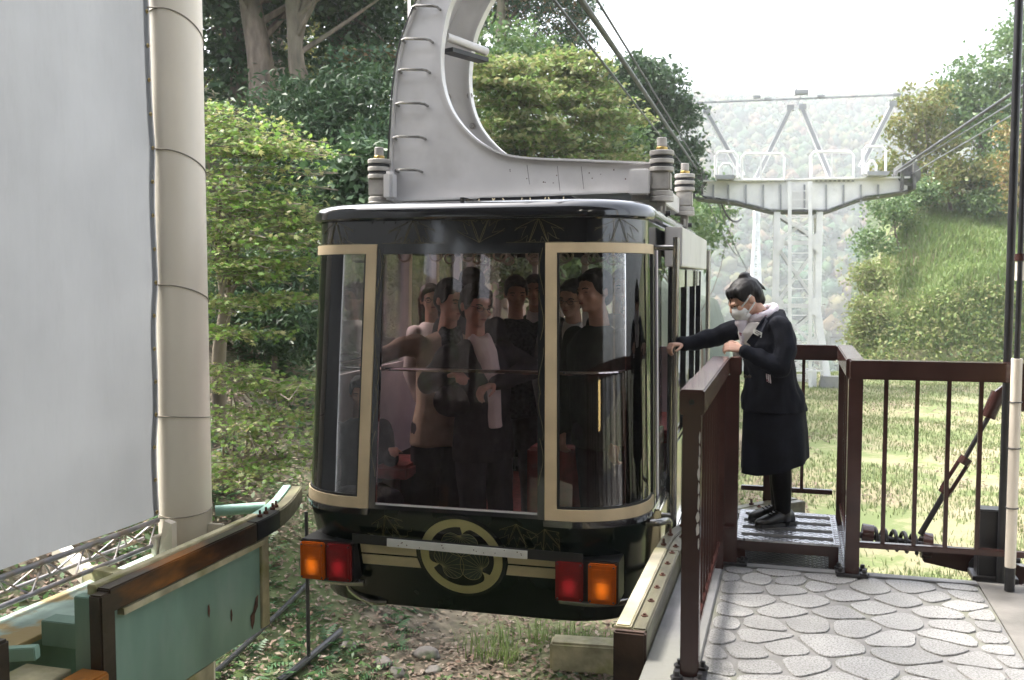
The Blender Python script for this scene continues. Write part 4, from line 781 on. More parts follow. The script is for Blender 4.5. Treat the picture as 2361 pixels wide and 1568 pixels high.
for q in ((2224, 1062), (2181, 1131)): MB().cyl(P_(q[0] + 5, q[1] - 7), P_(q[0] - 5, q[1] + 7), 0.034, 12).build('turnbuckle_end', 'brown_paint', tn, smooth=True)
MB().cyl(P_(2180, 1133), P_(2122, 1232), 0.016, 10).build('rod', 'dark_steel', tn, smooth=True)
s0, s1 = Vector(P_(2012, 1238)), Vector(P_(2125, 1256)); ax = (s1 - s0).normalized(); e1 = ax.orthogonal().normalized(); e2 = ax.cross(e1)
MB().tube([s0.lerp(s1, t) + (e1 * math.cos(t * 31.4) + e2 * math.sin(t * 31.4)) * 0.052 for t in np.linspace(0, 1, 110)], 0.011, 7).build('spring', 'dark_steel', tn, smooth=True)
MB().cyl(s0 - ax * 0.09, s1 + ax * .5, 0.018, 10).build('spring_rod', 'dark_steel', tn, smooth=True)
MB().cyl(s0 - ax * 0.06, s0, 0.068, 16).build('spring_cup', 'brown_paint', tn, smooth=True)
MB().cyl(s1, s1 + ax * 0.05, 0.072, 16).build('spring_cup', 'brown_paint', tn, smooth=True)
MB().bar(P_(2130, 1272), P_(2361, 1325), 0.08, 0.10).build('anchor_beam', 'brown_paint', tn, bevel=0.006)
MB().cyl(Vector(P_(2255, 1300)) + Vector((0, -0.05, 0)), Vector(P_(2255, 1300)) + Vector((0, .06, 0)), 0.055, 12).build('pin', 'dark_steel', tn, smooth=True)
MB().bb(P_(2260, 1300)[0], P_(2361, 1300)[0] + .3, bt - .06, bt + .1, -2.0, -0.12).build('anchor_block', 'brown_paint', tn)

# ---------------------------------------------------------------- black pipes and kerb on the ground, thin post
def ground_hit(px, py):
    d = ray(px, py); p = Vector((0, 0, CAMZ)); tt = 4.0
    while tt < 60 and (p + d * tt).z > gz((p + d * tt).x, (p + d * tt).y): tt += 0.02
    return p + d * tt
for (a_, b_, lab, r_) in (((505, 1560), (695, 1375), 'thin black cable pipe running up the slope behind the green fender', 0.022), ((660, 1575), (775, 1478), 'dark pipe lying on the litter under the left lamp', 0.03)):
    A_, B_ = ground_hit(*a_), ground_hit(*b_); c = (A_ + B_) / 2; mb = MB(); mb.tube([A_.lerp(B_, t) + Vector((0, 0, 0.05 + max(0, gz(*A_.lerp(B_, t)[:2]) - A_.lerp(B_, t).z))) for t in np.linspace(-.15, 1.1, 9)], r_, 8)
    tag(mb.build('pipe', 'black_paint', None, WF, c, smooth=True), lab, 'pipe')
g0 = ground_hit(712, 1535); tp = at(706, 1180, g0.y)
tag(MB().tube([g0 - Vector((0, 0, .1)), g0.lerp(tp, .5), tp], 0.016, 8).build('net_post', 'black_paint', None, WF, g0, smooth=True), 'thin black post standing in the litter below the left lamps', 'post')
k0 = ground_hit(1372, 1548); mb = MB(); mb.box((k0.x + 0.1, k0.y, k0.z + .13), (0.95, 0.22, 0.26), R(-10))
tag(mb.build('sleeper', 'moss_cream', None, WF, k0, bevel=0.02), 'weathered timber sleeper on the ground beside the platform fender', 'sleeper')

# ---------------------------------------------------------------- the station hall behind the camera
mat('hall_dark', (0.22, 0.20, 0.18), 0.8, var=0.2)
mat('hall_wall', (0.26, 0.24, 0.22), 0.8, var=0.2)
hl = thing('station_hall', 'open station hall with dark ceiling over the platform', 'building', ST, (0, -3, 0))  # unseen hall; roof reach and wall openings shaped for shade and windscreen reflections
MB().bb(-4.3, 5.0, -7.4, 3.6, 4.95, 5.1).build('ceiling', 'hall_dark', hl)
for b_ in (-6, -4, -2, 0, 2.0, 3.4): MB().bb(-4.25, 4.95, b_, b_ + 0.12, 4.7, 4.948).build('roof_beam', 'hall_dark', hl)
MB().bb(-4.3, 5.0, -7.4, -7.25, -0.3, 4.94).build('back_wall', 'hall_wall', hl)
MB().bb(4.85, 5.0, -7.24, 0.5, -0.3, 4.94).build('side_wall', 'hall_wall', hl)
for b0, b1, za, zb in ((-7.24, -4.4, -1.2, 4.94), (-3.3, -2.9, 1.0, 3.3), (-2.0, -1.7, 1.0, 3.3), (-0.8, 0.2, -1.2, 4.94), (-4.4, -0.8, -1.2, 1.0), (-4.4, -0.8, 3.3, 4.94)): MB().bb(-4.3, -4.15, b0, b1, za, zb).build('side_wall', 'hall_wall', hl)
for q in ((4.7, 3.3), (-4.1, 0.5)): MB().cyl((*q, -0.4), (*q, 4.69), 0.14, 16).build('hall_post', 'cream_paint', hl, smooth=True)
tube_m = lamp_mat('tube_lamp', (1.0, 0.97, 0.9), 12.0); paper_m = lamp_mat('lantern_paper', (1.0, 0.72, 0.28), 1.6)
for x in (0.6, 2.4):
    tl = thing('tube_lamp', 'lit fluorescent tube under the hall ceiling, the one ' + ('nearer to' if x < 1 else 'farther from') + ' the track', 'lamp', ST, (x, -1, 4.6), 'ceiling tubes')
    MB().bb(x - .06, x + .06, -1.7, -0.3, 4.62, 4.699).build('housing', 'cream_paint', tl)
    MB().cyl((x, -1.65, 4.59), (x, -.35, 4.59), 0.018, 8).build('tube', 'tube_lamp', tl)
ln = thing('paper_lantern', 'glowing paper lantern hanging in the station', 'lantern', ST, (2.6, 1.6, 0.65))
MB().lathe((2.6, 1.6, 1.0), [(0.12, -0.34), (0.19, -0.28), (0.21, 0), (0.19, .28), (.12, .34)], 20).build('paper', 'lantern_paper', ln, smooth=True)
for z in (0.64, 1.35): MB().lathe((2.6, 1.6, z), [(0.13, -.02), (0.13, .02)], 20).build('rim', 'black_paint', ln)
MB().cyl((2.6, 1.6, 1.37), (2.6, 1.6, 4.7), 0.012, 6).build('cord', 'black_paint', ln)
# ---------------------------------------------------------------- pylon
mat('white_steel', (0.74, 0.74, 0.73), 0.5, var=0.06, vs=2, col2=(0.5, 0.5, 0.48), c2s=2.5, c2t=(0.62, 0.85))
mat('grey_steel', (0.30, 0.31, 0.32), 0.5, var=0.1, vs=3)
mat('mottled_steel', (0.11, 0.11, 0.11), 0.7, var=0.3, vs=5, col2=(0.07, 0.09, 0.05), c2s=3)
mat('cable', (0.07, 0.07, 0.075), 0.4, metal=0.5, var=0.2)
mat('cable_pale', (0.26, 0.27, 0.29), 0.35, metal=0.6, var=0.2)
gzT = gz(9.12, 31.0)
def tp(px, py, y=0.0): p = onplane(TF, px, py, 1, y); return (p.x, p.y, p.z)
py_ = thing('pylon', 'white steel cableway pylon with wide saddle crossbeam on the lawn', 'pylon', TF, (0, 0, gzT))
def tb(name, a, b, w_, h_, y=0.0, m='white_steel', par=None): return MB().bar(tp(*a, y), tp(*b, y), w_, h_, (0, 1, 0)).build(name, m, par or py_)
D = 0.62
for y in (-D, D):
    f = 31.0 / (31.0 + y)
    beam = [tp(*q, 0) for q in ((1620, 423), (2085, 415), (2085, 441), (2070, 447), (1990, 455), (1905, 486), (1778, 486), (1700, 466), (1620, 455))]
    MB().prism([(p[0], p[2]) for p in beam], y - 0.02, y + 0.02).build('beam_web', 'white_steel', py_)
MB().strip([(p[0], p[2]) for p in (tp(1612, 424), tp(2090, 416))], -D - .12, D + .12, 0.05).build('beam_top', 'white_steel', py_)
MB().strip([(p[0], p[2]) for p in (tp(1605, 457), tp(1700, 468), tp(1778, 488), tp(1905, 488), tp(1990, 457), tp(2085, 443))], -D - .12, D + .12, -0.05).build('beam_bottom', 'mottled_steel', py_)  # bottom plate in a darker mottled steel than the webs
for px in (1645, 1680, 1720, 1760, 1800, 1855, 1905, 1945, 1985, 2025):
    z0 = 456 if px < 1670 or px > 2010 else 470 if px < 1730 or px > 1940 else 484
    MB().bar(tp(px, 426, -D - .05), tp(px, z0, -D - .05), 0.05, 0.08).build('stiffener', 'grey_steel', py_)
lx0, lx1 = tp(1791, 490)[0], tp(1887, 490)[0]; bx0, bx1 = tp(1782, 890)[0], tp(1910, 890)[0]; zt = tp(1840, 488)[2]; zk = tp(1840, 720)[2]
for y in (-D, D):
    for a, b in ((lx0, bx0), (lx1, bx1)):
        MB().bar((a, y, zt), (a, y, zk), 0.19, 0.19).build('leg', 'white_steel', py_); MB().bar((a, y, zk), (b, y * 1.2, gzT - .3), 0.21, 0.21).build('leg', 'white_steel', py_)
    zs = [zt, tp(1840, 560)[2], tp(1840, 705)[2], tp(1840, 800)[2], gzT + .2]
    for i in range(4):
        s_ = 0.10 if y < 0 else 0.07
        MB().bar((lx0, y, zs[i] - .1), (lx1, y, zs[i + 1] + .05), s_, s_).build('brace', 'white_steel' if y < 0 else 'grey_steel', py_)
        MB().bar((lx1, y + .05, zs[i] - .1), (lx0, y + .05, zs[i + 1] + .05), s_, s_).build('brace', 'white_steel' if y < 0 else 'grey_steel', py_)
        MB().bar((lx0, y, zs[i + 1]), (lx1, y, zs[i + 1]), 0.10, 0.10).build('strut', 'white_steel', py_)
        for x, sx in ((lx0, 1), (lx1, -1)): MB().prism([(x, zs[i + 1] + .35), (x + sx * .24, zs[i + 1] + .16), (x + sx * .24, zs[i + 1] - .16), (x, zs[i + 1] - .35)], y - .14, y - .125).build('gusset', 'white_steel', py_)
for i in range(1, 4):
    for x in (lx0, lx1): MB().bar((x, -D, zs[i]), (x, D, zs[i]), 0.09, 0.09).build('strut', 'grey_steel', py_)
# ladder on the face
for px in (1821, 1868): tb('ladder_rail', (px, 418), (px, 893), 0.11, 0.08, -D - .35)
for k in range(22): tb('ladder_rung', (1821, 440 + k * 20.5), (1868, 440 + k * 20.5), 0.03, 0.03, -D - .35)
tb('side_rail', (1798, 745), (1798, 880), 0.05, 0.05, -D - .4); tb('side_rail', (1760, 830), (1900, 830), 0.05, 0.05, -D - .4); tb('side_rail', (1760, 855), (1900, 855), 0.05, 0.05, -D - .4)
# masts, top bar, guard rails
for a, b in (((1630, 258), (1712, 405)), ((1822, 252), (1742, 415)), ((1850, 250), (1918, 415)), ((2058, 243), (1985, 385))):
    MB().bar(tp(*a), tp(*b), 0.17, 0.22, (0, 1, 0)).build('mast', 'white_steel', py_)
    MB().bar(tp(*a, -.13), tp(*b, -.13), 0.10, 0.03, (0, 1, 0)).build('mast_flange', 'grey_steel', py_)
    MB().box(tp(a[0], a[1] - 3), (0.22, 0.3, 0.16)).build('mast_head', 'grey_steel', py_)
tb('top_bar', (1612, 237), (2070, 219), 0.05, 0.05, 0, 'grey_steel')
tb('mast_tie', (1826, 245), (1846, 245), 0.06, 0.06); tb('aerial', (1838, 245), (1846, 222), 0.03, 0.03, 0, 'grey_steel')
MB().box(tp(1848, 213), (0.42, 0.3, 0.12)).build('wind_gauge', 'grey_steel', py_); MB().cyl(tp(1835, 220), tp(1836, 203), 0.03, 6).build('gauge_mast', 'grey_steel', py_)
for q in ((1615, 238), (1770, 229), (1892, 223), (2067, 219), (1745, 224)): MB().box(tp(*q), (0.22, 0.2, 0.07)).build('bar_fitting', 'grey_steel', py_)
def guard(x0, x1, y0, y1, yy):
    q = [(x0, y1), (x0, y0 + 10), (x0 + 8, y0), (x1 - 8, y0), (x1, y0 + 10), (x1, y1), (x0, y1)]
    for y in (yy,): MB().tube([tp(*p, y) for p in cr_spline(q, 1)], 0.045, 8).build('guard_rail', 'white_steel', py_, smooth=True)
for y in (-D - .2, D + .2):
    guard(1650, 1700, 350, 410, y); guard(1710, 1808, 355, 415, y); guard(1870, 1968, 350, 412, y); guard(1990, 2042, 338, 402, y)
    tb('guard_post', (1754, 356), (1754, 415), 0.06, 0.06, y); tb('guard_post', (1918, 351), (1918, 412), 0.06, 0.06, y)
guard(1660, 1690, 378, 410, -D - .5); guard(2000, 2020, 372, 402, -D - .5)
for x0, x1, y0 in ((1652, 1698, 413), (1988, 2040, 405)): MB().prism([(tp(x0, y0)[0], tp(x0, y0)[2]), (tp(x1, y0)[0], tp(x1, y0)[2]), (tp(x1 - 6, y0 + 9)[0], tp(x1, y0 + 9)[2]), (tp(x0 + 4, y0 + 9)[0], tp(x0, y0 + 9)[2])], -D - .7, -D - .1).build('catwalk', 'grey_steel', py_)
for k in range(24):
    px = 1725 + k * 10.5
    if 1815 < px < 1875: continue
    MB().box(tp(px, 417, -D - .02), (0.07, 0.10, 0.05)).build('deck_bolt', 'grey_steel', py_)
for px0, px1 in ((1597, 1622), (2072, 2106)):
    for y in (-.55, 0, .55):
        MB().lathe((tp((px0 + px1) / 2, 415)[0], y, tp(1840, 413)[2]), [(0.28, -.10), (0.34, -.10), (0.34, .10), (0.28, .10)], 14, 'y').build('sheave', 'mottled_steel', py_)
    for s_ in (-.17, .17): MB().bb(tp(px0, 400)[0] + .17 + s_ - .04, tp(px0, 400)[0] + .17 + s_ + .04, -D - .3, D + .3, tp(1840, 448)[2], tp(1840, 388)[2]).build('saddle_cheek', 'mottled_steel', py_)
for x in (bx0, bx1):
    MB().box((x, -D * 1.2, gzT + .1), (0.7, 0.6, 0.5), taper=.8).build('footing', 'concrete', py_)
# distant lattice pylon in the valley
yd = 120.0; c0 = at(1745, 480, yd); gzd = gz(c0.x, yd)
fp_ = thing('lattice_pylon', 'distant white lattice power pylon rising from the valley', 'pylon', WF, (c0.x, yd, gzd))
def hw(z): return 0.22 + 0.021 * max(0, c0.z - 2.2 - z) ** 1.32
zz = [c0.z, c0.z - 2.0]
while zz[-1] > gzd: zz.append(zz[-1] - max(1.0, hw(zz[-1]) * 1.9))
zz[-1] = gzd - .3
for sx in (-1, 1):
    for sy in (-1, 1): MB().tube([(c0.x + sx * hw(z), yd + sy * hw(z), z) for z in zz], 0.16, 4).build('leg', 'white_steel', fp_)
for i in range(len(zz) - 1):
    for sy in (-1, 1):
        z0, z1 = zz[i], zz[i + 1]; MB().bar((c0.x - hw(z0), yd + sy * hw(z0), z0), (c0.x + hw(z1), yd + sy * hw(z1), z1), 0.13, .13).build('brace', 'white_steel', fp_); MB().bar((c0.x + hw(z0), yd + sy * hw(z0), z0), (c0.x - hw(z1), yd + sy * hw(z1), z1), .13, .13).build('brace', 'white_steel', fp_)
        MB().bar((c0.x - hw(z1), yd + sy * hw(z1), z1), (c0.x + hw(z1), yd + sy * hw(z1), z1), .13, .13).build('strut', 'white_steel', fp_)
# ---------------------------------------------------------------- cables
def cable(label, A, B, r, sag=0.0, m='cable', nm='cable', ext=1.0):
    A, B = Vector(A), Vector(B); mb = MB(); mb.tube([A.lerp(B, t) - Vector((0, 0, sag * 4 * t * (1 - t))) for t in np.linspace(0, ext, 16)], r, 8)
    return tag(mb.build(nm, m, None, WF, A, smooth=True), label, 'cable', 'cableway ropes')
TW = lambda px, py, y=0: TF.w(tp(px, py, y))
cable('thick black track rope from above the gondola to the left saddle', at(1340, 0, 8.3) + (at(1340, 0, 8.3) - TW(1612, 398)) * 0.12, TW(1612, 398, -.4), 0.029)
cable('thin hauling rope passing left of the thick track rope', at(1278, 0, 8.6) + (at(1278, 0, 8.6) - TW(1607, 420)) * 0.12, TW(1607, 422, -.4), 0.014)
cable('thin upper rope right of the thick track rope', at(1378, 0, 9.4) + (at(1378, 0, 9.4) - TW(1618, 385)) * 0.12, TW(1618, 392, -.4), 0.013)
RR = lambda px, py, Y: at(px, py, Y)
cable('thick track rope coming in from the right to the right saddle', RR(2480, 117, 16), TW(2062, 398, -.5), 0.036)
cable('pale thin rope just below the right track rope', RR(2480, 148, 16), TW(2070, 398, -.5), 0.016, m='cable_pale')
cable('lowest pale thin rope reaching the right saddle', RR(2480, 180, 16), TW(2100, 402, -.5), 0.016, m='cable_pale')
cable('black hanging cable dropping steeply from the left crossbeam end', TW(1628, 455), at(1700, 590, 45), 0.02, 0.2)
cable('second black hanging cable dropping from the left crossbeam end', TW(1652, 455), at(1722, 620, 50), 0.02, 0.2)
cable('slack black cable drooping in a loop beneath the left crossbeam', TW(1658, 455), at(1708, 505, 33), 0.035, 0.35)
# ---------------------------------------------------------------- gondola materials
mat('gloss_black', (0.010, 0.011, 0.014), 0.12, var=0.2, vs=3, spec=0.6, coat=0.6, rvar=0.05)
mat('gloss_green', (0.006, 0.012, 0.010), 0.2, var=0.2, vs=3, spec=0.35)
mat('beige_paint', (0.62, 0.49, 0.31), 0.55, var=0.06, vs=5, bump=0.12, bs=90)
mat('gold_line', (0.16, 0.135, 0.055), 0.4, var=0.1)
mat('crest_gold', (0.48, 0.44, 0.22), 0.45, var=0.06, vs=5)
mat('stripe_gold', (0.60, 0.51, 0.34), 0.45, var=0.06, vs=5)
mat('vein_gold', (0.33, 0.30, 0.15), 0.5, var=0.06)
mat('crest_dark', (0.03, 0.045, 0.035), 0.3, var=0.2)
mat('silver_paint', (0.65, 0.63, 0.615), 0.42, var=0.05, vs=2.2, bump=0.05, bs=30, col2=(0.44, 0.42, 0.40), c2s=2.6, c2t=(0.55, 0.85), rvar=0.08)
mat('steel_pipe', (0.36, 0.35, 0.33), 0.25, metal=0.85, var=0.1)
mat('chrome', (0.62, 0.62, 0.62), 0.07, metal=1.0, var=0.05)
mat('polished', (0.72, 0.68, 0.58), 0.10, metal=0.9, var=0.05, vs=2)
mat('rubber', (0.015, 0.015, 0.016), 0.5, var=0.2)
mat('mount_grey', (0.36, 0.34, 0.31), 0.55, var=0.12, vs=12, bump=0.1, bs=60)
mat('bronze', (0.42, 0.30, 0.10), 0.35, metal=0.9)
mat('white_tape', (0.72, 0.72, 0.69), 0.5, var=0.05, vs=10, col2=(0.25, 0.22, 0.2), c2s=22, c2t=(0.74, 0.78))
mat('cabin_wall', (0.50, 0.45, 0.47), 0.5, var=0.06)
mat('cabin_pillar', (0.62, 0.60, 0.58), 0.35, metal=0.3, var=0.05)
mat('cabin_floor', (0.28, 0.08, 0.07), 0.8, var=0.15, vs=20)
mat('cabin_ceiling', (0.7, 0.68, 0.66), 0.6, var=0.05)
mat('seat_red', (0.30, 0.07, 0.06), 0.75, var=0.15, vs=15)
mat('strap_cream', (0.55, 0.5, 0.42), 0.5)
glass_mat('glass_front', (0.93, 0.83, 0.85), 1.5, 0.0, 0.75)
glass_mat('glass_corner', (0.90, 0.88, 0.87), 1.5, 0.0, 1.0)
glass_mat('glass_side', (0.96, 0.95, 0.95), 1.5, 0.0, 0.8)
lamp_mat('lamp_amber', (0.36, 0.07, 0.004), 0.02); lamp_mat('lamp_red', (0.17, 0.006, 0.009), 0.012)
lamp_mat('lens_amber', (0.42, 0.085, 0.004), 0.03, 0.38); lamp_mat('lens_red', (0.22, 0.006, 0.010), 0.015, 0.2)

# ---------------------------------------------------------------- body surface: s runs round the plan, z up
RC, WREF, LEN = 0.42, 1.05, 4.05
FL = WREF - RC; ARC = RC * math.pi / 2; SIDE = LEN - 2 * RC; S1 = FL; S2 = S1 + ARC; S3 = S2 + SIDE; S4 = S3 + ARC; S5 = S4 + FL
def yf(z): return 0.115 * (z - 0.2) / 1.55 if z >= 0.2 else (0.2 - z) * 0.30
def hwid(z): return 1.05 - 0.03 * (z - 0.2) / 1.55 if z >= 0.2 else 1.05 - (0.2 - z) * 0.07
def surf(s, z, off=0.0):
    w_, y0 = hwid(z), yf(z); sg = 1 if s >= 0 else -1; a = abs(s); y1 = LEN - y0; c = w_ - RC
    if a <= S1: x, y, n = a / FL * c, y0, (0, -1)
    elif a <= S2: t = (a - S1) / RC; x, y, n = c + RC * math.sin(t), y0 + RC - RC * math.cos(t), (math.sin(t), -math.cos(t))
    elif a <= S3: t = (a - S2) / SIDE; x, y, n = w_, y0 + RC + t * (y1 - y0 - 2 * RC), (1, 0)
    elif a <= S4: t = (a - S3) / RC; x, y, n = c + RC * math.cos(t), y1 - RC + RC * math.sin(t), (math.cos(t), math.sin(t))
    else: x, y, n = max(0, (1 - (a - S4) / FL)) * c, y1, (0, 1)
    return Vector((sg * (x + n[0] * off), y + n[1] * off, z))
def srange(s0, s1):
    br = [b for k in (S1, S2, S3, S4) for b in (k, -k)]; pts = {round(s0, 4), round(s1, 4)}
    for b in br:
        if s0 < b < s1: pts.add(round(b, 4))
    for sg in (1, -1):
        for k0 in (S1, S3):
            for i in range(1, 14):
                b = sg * (k0 + ARC * i / 14)
                if s0 < b < s1: pts.add(round(b, 4))
    return sorted(pts)
def panel(s0, s1, zs, off=0.0, th=0.02):
    mb = MB(); ss = srange(s0, s1); zs = list(zs); n, m = len(ss), len(zs); v = []; f = []
    for o_ in (off, off - th):
        for s in ss:
            for z in zs: v.append(surf(s, z, o_))
    I = lambda l, i, j: l * n * m + i * m + j
    for i in range(n - 1):
        for j in range(m - 1): f.append((I(0, i, j), I(0, i + 1, j), I(0, i + 1, j + 1), I(0, i, j + 1))); f.append((I(1, i, j), I(1, i, j + 1), I(1, i + 1, j + 1), I(1, i + 1, j)))
    for i in range(n - 1):
        for j in (0, m - 1): f.append((I(0, i, j), I(1, i, j), I(1, i + 1, j), I(0, i + 1, j)))
    for j in range(m - 1):
        for i in (0, n - 1): f.append((I(0, i, j), I(0, i, j + 1), I(1, i, j + 1), I(1, i, j)))
    return mb.add(v, f)
go = thing('gondola', 'black and gold aerial tram gondola with large windows pulling into the station', 'gondola', GF, (0, 2.0, -0.31))
ZB, ZW, ZT, ZR = -0.385, 0.235, 1.757, 1.895
lb = panel(-S5, S5, [ZB, -0.2, -0.1, 0.0, 0.1, 0.2, ZW], 0, 0.03).build('lower_body', 'gloss_green', go, smooth=True)
panel(-S5, S5, [ZT, 1.83, ZR], 0, 0.03).build('upper_body', 'gloss_black', go, smooth=True)
fb = MB(); ring = [surf(s, ZB + .012, -0.03) for s in srange(-S5, S5)][:-1]; fb.add(ring, [tuple(range(len(ring)))]); fb.build('underside', 'gloss_black', go)
fb = MB(); ring = [surf(s, -0.30, -0.035) for s in srange(-S5, S5)][:-1]; fb.add(ring, [tuple(range(len(ring)))]); fb.build('floor', 'cabin_floor', go)
fb = MB(); ring = [surf(s, 1.85, -0.035) for s in srange(-S5, S5)][:-1]; fb.add(ring, [tuple(range(len(ring)))]); fb.build('ceiling', 'cabin_ceiling', go)
# roof shell with rolled edge
ss = srange(-S5, S5)[:-1]; prof = [(ZR + .002, 0.0), (ZR + .002, 0.030), (ZR + .012, 0.040), (ZR + .04, 0.040), (ZR + .065, 0.030), (ZR + .085, 0.010), (ZR + .10, -.03), (ZR + .108, -.09), (ZR + .112, -.20), (ZR + .114, -.40)]
mb = MB(); n = len(ss); v = [Vector((*surf(s, ZR, o_)[:2], z)) for z, o_ in prof for s in ss]; f = []
for j in range(len(prof) - 1):
    for i in range(n): f.append((j * n + i, j * n + (i + 1) % n, (j + 1) * n + (i + 1) % n, (j + 1) * n + i))
f.append(tuple((len(prof) - 1) * n + i for i in range(n))); mb.add(v, f); rf = mb.build('roof', 'gloss_black', go, smooth=True)
MB().bb(-0.012, 0.012, 0.16, 0.45, ZR + 0.10, ZR + 0.125).build('seam', 'gloss_black', rf)
for k in range(26): MB().lathe((-0.9 + k * 0.072, yf(ZR) - 0.003 if abs(-0.9 + k * .072) < .6 else yf(ZR) + .1, ZR - 0.012), [(0.006, -.004), (0.006, 0)], 6, 'y').build('rivet', 'gloss_black', rf) if abs(-0.9 + k * .072) < .58 else None
# window bays of the front
for sg, nm in ((1, 'r'), (-1, 'l')):
    a0, a1, a2 = 0.525, 0.592, 1.37
    rng = lambda x, y: (min(sg * x, sg * y), max(sg * x, sg * y))
    fr_ = panel(*rng(a0, a1), [ZW, .6, 1.0, 1.4, ZT], 0.014, 0.03).build('corner_frame', 'beige_paint', go, smooth=True)
    panel(*rng(a1, a2), [ZW, ZW + .062], 0.014, 0.03).build('frame_sill', 'beige_paint', fr_, smooth=True)
    panel(*rng(a1, a2), [ZT - .055, ZT], 0.014, 0.03).build('frame_head', 'beige_paint', fr_, smooth=True)
    panel(*rng(a1 + .002, a2), [ZW + .062, ZW + .075], 0.006, 0.02).build('seal', 'rubber', fr_, smooth=True)
    panel(*rng(a1 + .001, a1 + .012), [ZW + .076, ZT - .056], 0.008, 0.02).build('seal', 'rubber', fr_)
    panel(*rng(a1 + .013, a2), np.linspace(ZW + .076, ZT - .056, 6), 0.0, 0.008).build('corner_pane', 'glass_corner', go, smooth=True)
    panel(*rng(a2 + .002, a2 + .05), [ZW, .7, 1.2, ZT], 0.01, 0.03).build('corner_post', 'rubber', go)
    panel(*rng(a2 + .052, a2 + .075), [ZW, .7, 1.2, ZT], 0.014, 0.03).build('corner_trim', 'polished', go)
    panel(*rng(0.52, 1.9), [ZW - .035, ZW - .001], 0.022, 0.03).build('waist_trim', 'gloss_black', go, smooth=True)
ff = panel(-0.521, -0.482, [ZW, .7, 1.2, ZT], 0.008, 0.03).build('windscreen_frame', 'gloss_black', go)
panel(0.482, 0.521, [ZW, .7, 1.2, ZT], 0.008, 0.03).build('windscreen_frame', 'gloss_black', go)
panel(-0.481, 0.481, [1.70, ZT], 0.008, 0.03).build('windscreen_frame', 'gloss_black', go)
panel(-0.481, 0.481, [ZW, ZW + .022], 0.008, 0.03).build('windscreen_frame', 'gloss_black', go)
panel(-0.481, 0.481, [ZW + .023, ZW + .032], 0.004, 0.02).build('windscreen_sill', 'silver_paint', go)
panel(-0.4805, 0.4805, np.linspace(ZW + .033, 1.699, 5), 0.0, 0.008).build('windscreen', 'glass_front', go, smooth=True)
# sides and rear: wall panels, pillars, panes
for sg in (-1, 1):
    rng = lambda x, y: (min(sg * x, sg * y), max(sg * x, sg * y)); sa = 1.446 if sg < 0 else 2.05
    if sg < 0:
        panel(*rng(sa, S5 - .001), [ZW, 0.6, 0.93], 0, 0.03).build('side_panel', 'cabin_wall', go, smooth=True)
        wins = [(1.446, 2.05), (2.12, 2.72), (2.79, 3.4), (3.47, 4.05), (4.12, S3), (S3 + .05, S4 + .1), (S4 + .15, S5 - .03)]
    else:
        panel(*rng(3.9, S5 - .001), [ZW, 0.6, 0.93], 0, 0.03).build('side_panel', 'cabin_wall', go, smooth=True)
        wins = [(4.12, S3), (S3 + .05, S4 + .1), (S4 + .15, S5 - .03)]
    for i, (x0, x1) in enumerate(wins):
        panel(*rng(x0, x1), [0.931, 1.3, ZT], 0, 0.006).build('side_pane', 'glass_side', go, smooth=True)
        if i: panel(*rng(wins[i - 1][1] + .001, x0 - .001), [0.931, 1.3, ZT], 0.004, 0.05).build('pillar', 'cabin_pillar', go)
panel(S5 - .028, S5 - .0001, [0.931, ZT], 0.004, .05).build('pillar', 'cabin_pillar', go); panel(-S5 + .0001, -S5 + .028, [0.931, ZT], 0.004, .05).build('pillar', 'cabin_pillar', go)
# entrance side, right: narrow bay, grab pole, sliding door leaf with header
X = 1.05
panel(1.455, 1.62, [ZW, .6, .93], 0, .03).build('side_panel', 'polished', go); panel(1.455, 1.62, [.931, 1.3, ZT], 0, .006).build('side_pane', 'glass_side', go)
panel(1.622, 1.70, [ZW, .9, ZT], 0.005, .05).build('pillar', 'cabin_wall', go)
panel(1.702, 2.05, [ZW, .6], 0, .03).build('side_panel', 'polished', go); panel(1.702, 2.05, [.601, 1.2, ZT], -.01, .006).build('side_pane', 'glass_side', go)
dr = MB().bb(X + .02, X + .075, 1.10, 1.125, -0.12, 1.86).build('sliding_door', 'gloss_black', go, bevel=.003)
y0 = 1.126
for yy in (1.126, 1.86, 2.60, 3.24): MB().bb(X + .03, X + .072, yy, yy + .045, -0.12, 1.62).build('door_stile', 'gloss_black', dr)
for (a_, b_) in ((1.172, 1.859), (1.906, 2.599), (2.646, 3.239)):
    MB().bb(X + .045, X + .052, a_, b_, 0.46, 1.50).build('door_pane', 'glass_side', dr)
    MB().bb(X + .035, X + .06, a_, b_, -0.12, 0.459).build('door_panel', 'polished', dr); MB().bb(X + .035, X + .065, a_, b_, 1.501, 1.62).build('door_head', 'polished', dr)
    MB().bb(X + .06, X + .068, a_ + .002, a_ + .03, 0.46, 1.50).build('door_bead', 'rubber', dr)
for z in (0.52, 0.47): MB().bb(X + .061, X + .075, 1.13, 3.28, z - .012, z + .012).build('door_rail', 'chrome', dr)
MB().bb(X + .0, X + .11, 1.06, 3.36, 1.635, 1.885).build('door_header', 'silver_paint', go, bevel=.006)
MB().bb(X - .02, X + .10, 1.04, 3.36, -0.20, -0.13).build('door_track', 'chrome', go, bevel=.004)
MB().bb(X - .02, X + .05, 0.55, 1.05, -0.16, 0.20).build('sill_panel', 'polished', go, bevel=.01)
MB().lathe((X + .08, 2.0, 0.80), [(0.02, 0), (0.035, .02), (.03, .05)], 12, 'x').build('door_knob', 'chrome', dr, smooth=True)
gp = MB().cyl((X + .115, 0.62, -0.02), (X + .115, 0.62, 1.80), 0.020, 14).build('grab_pole', 'steel_pipe', go, smooth=True)
for z in (0.15, 1.74): MB().cyl((X - .01, 0.62, z), (X + .113, 0.62, z), 0.016, 10).build('pole_bracket', 'steel_pipe', gp, smooth=True)
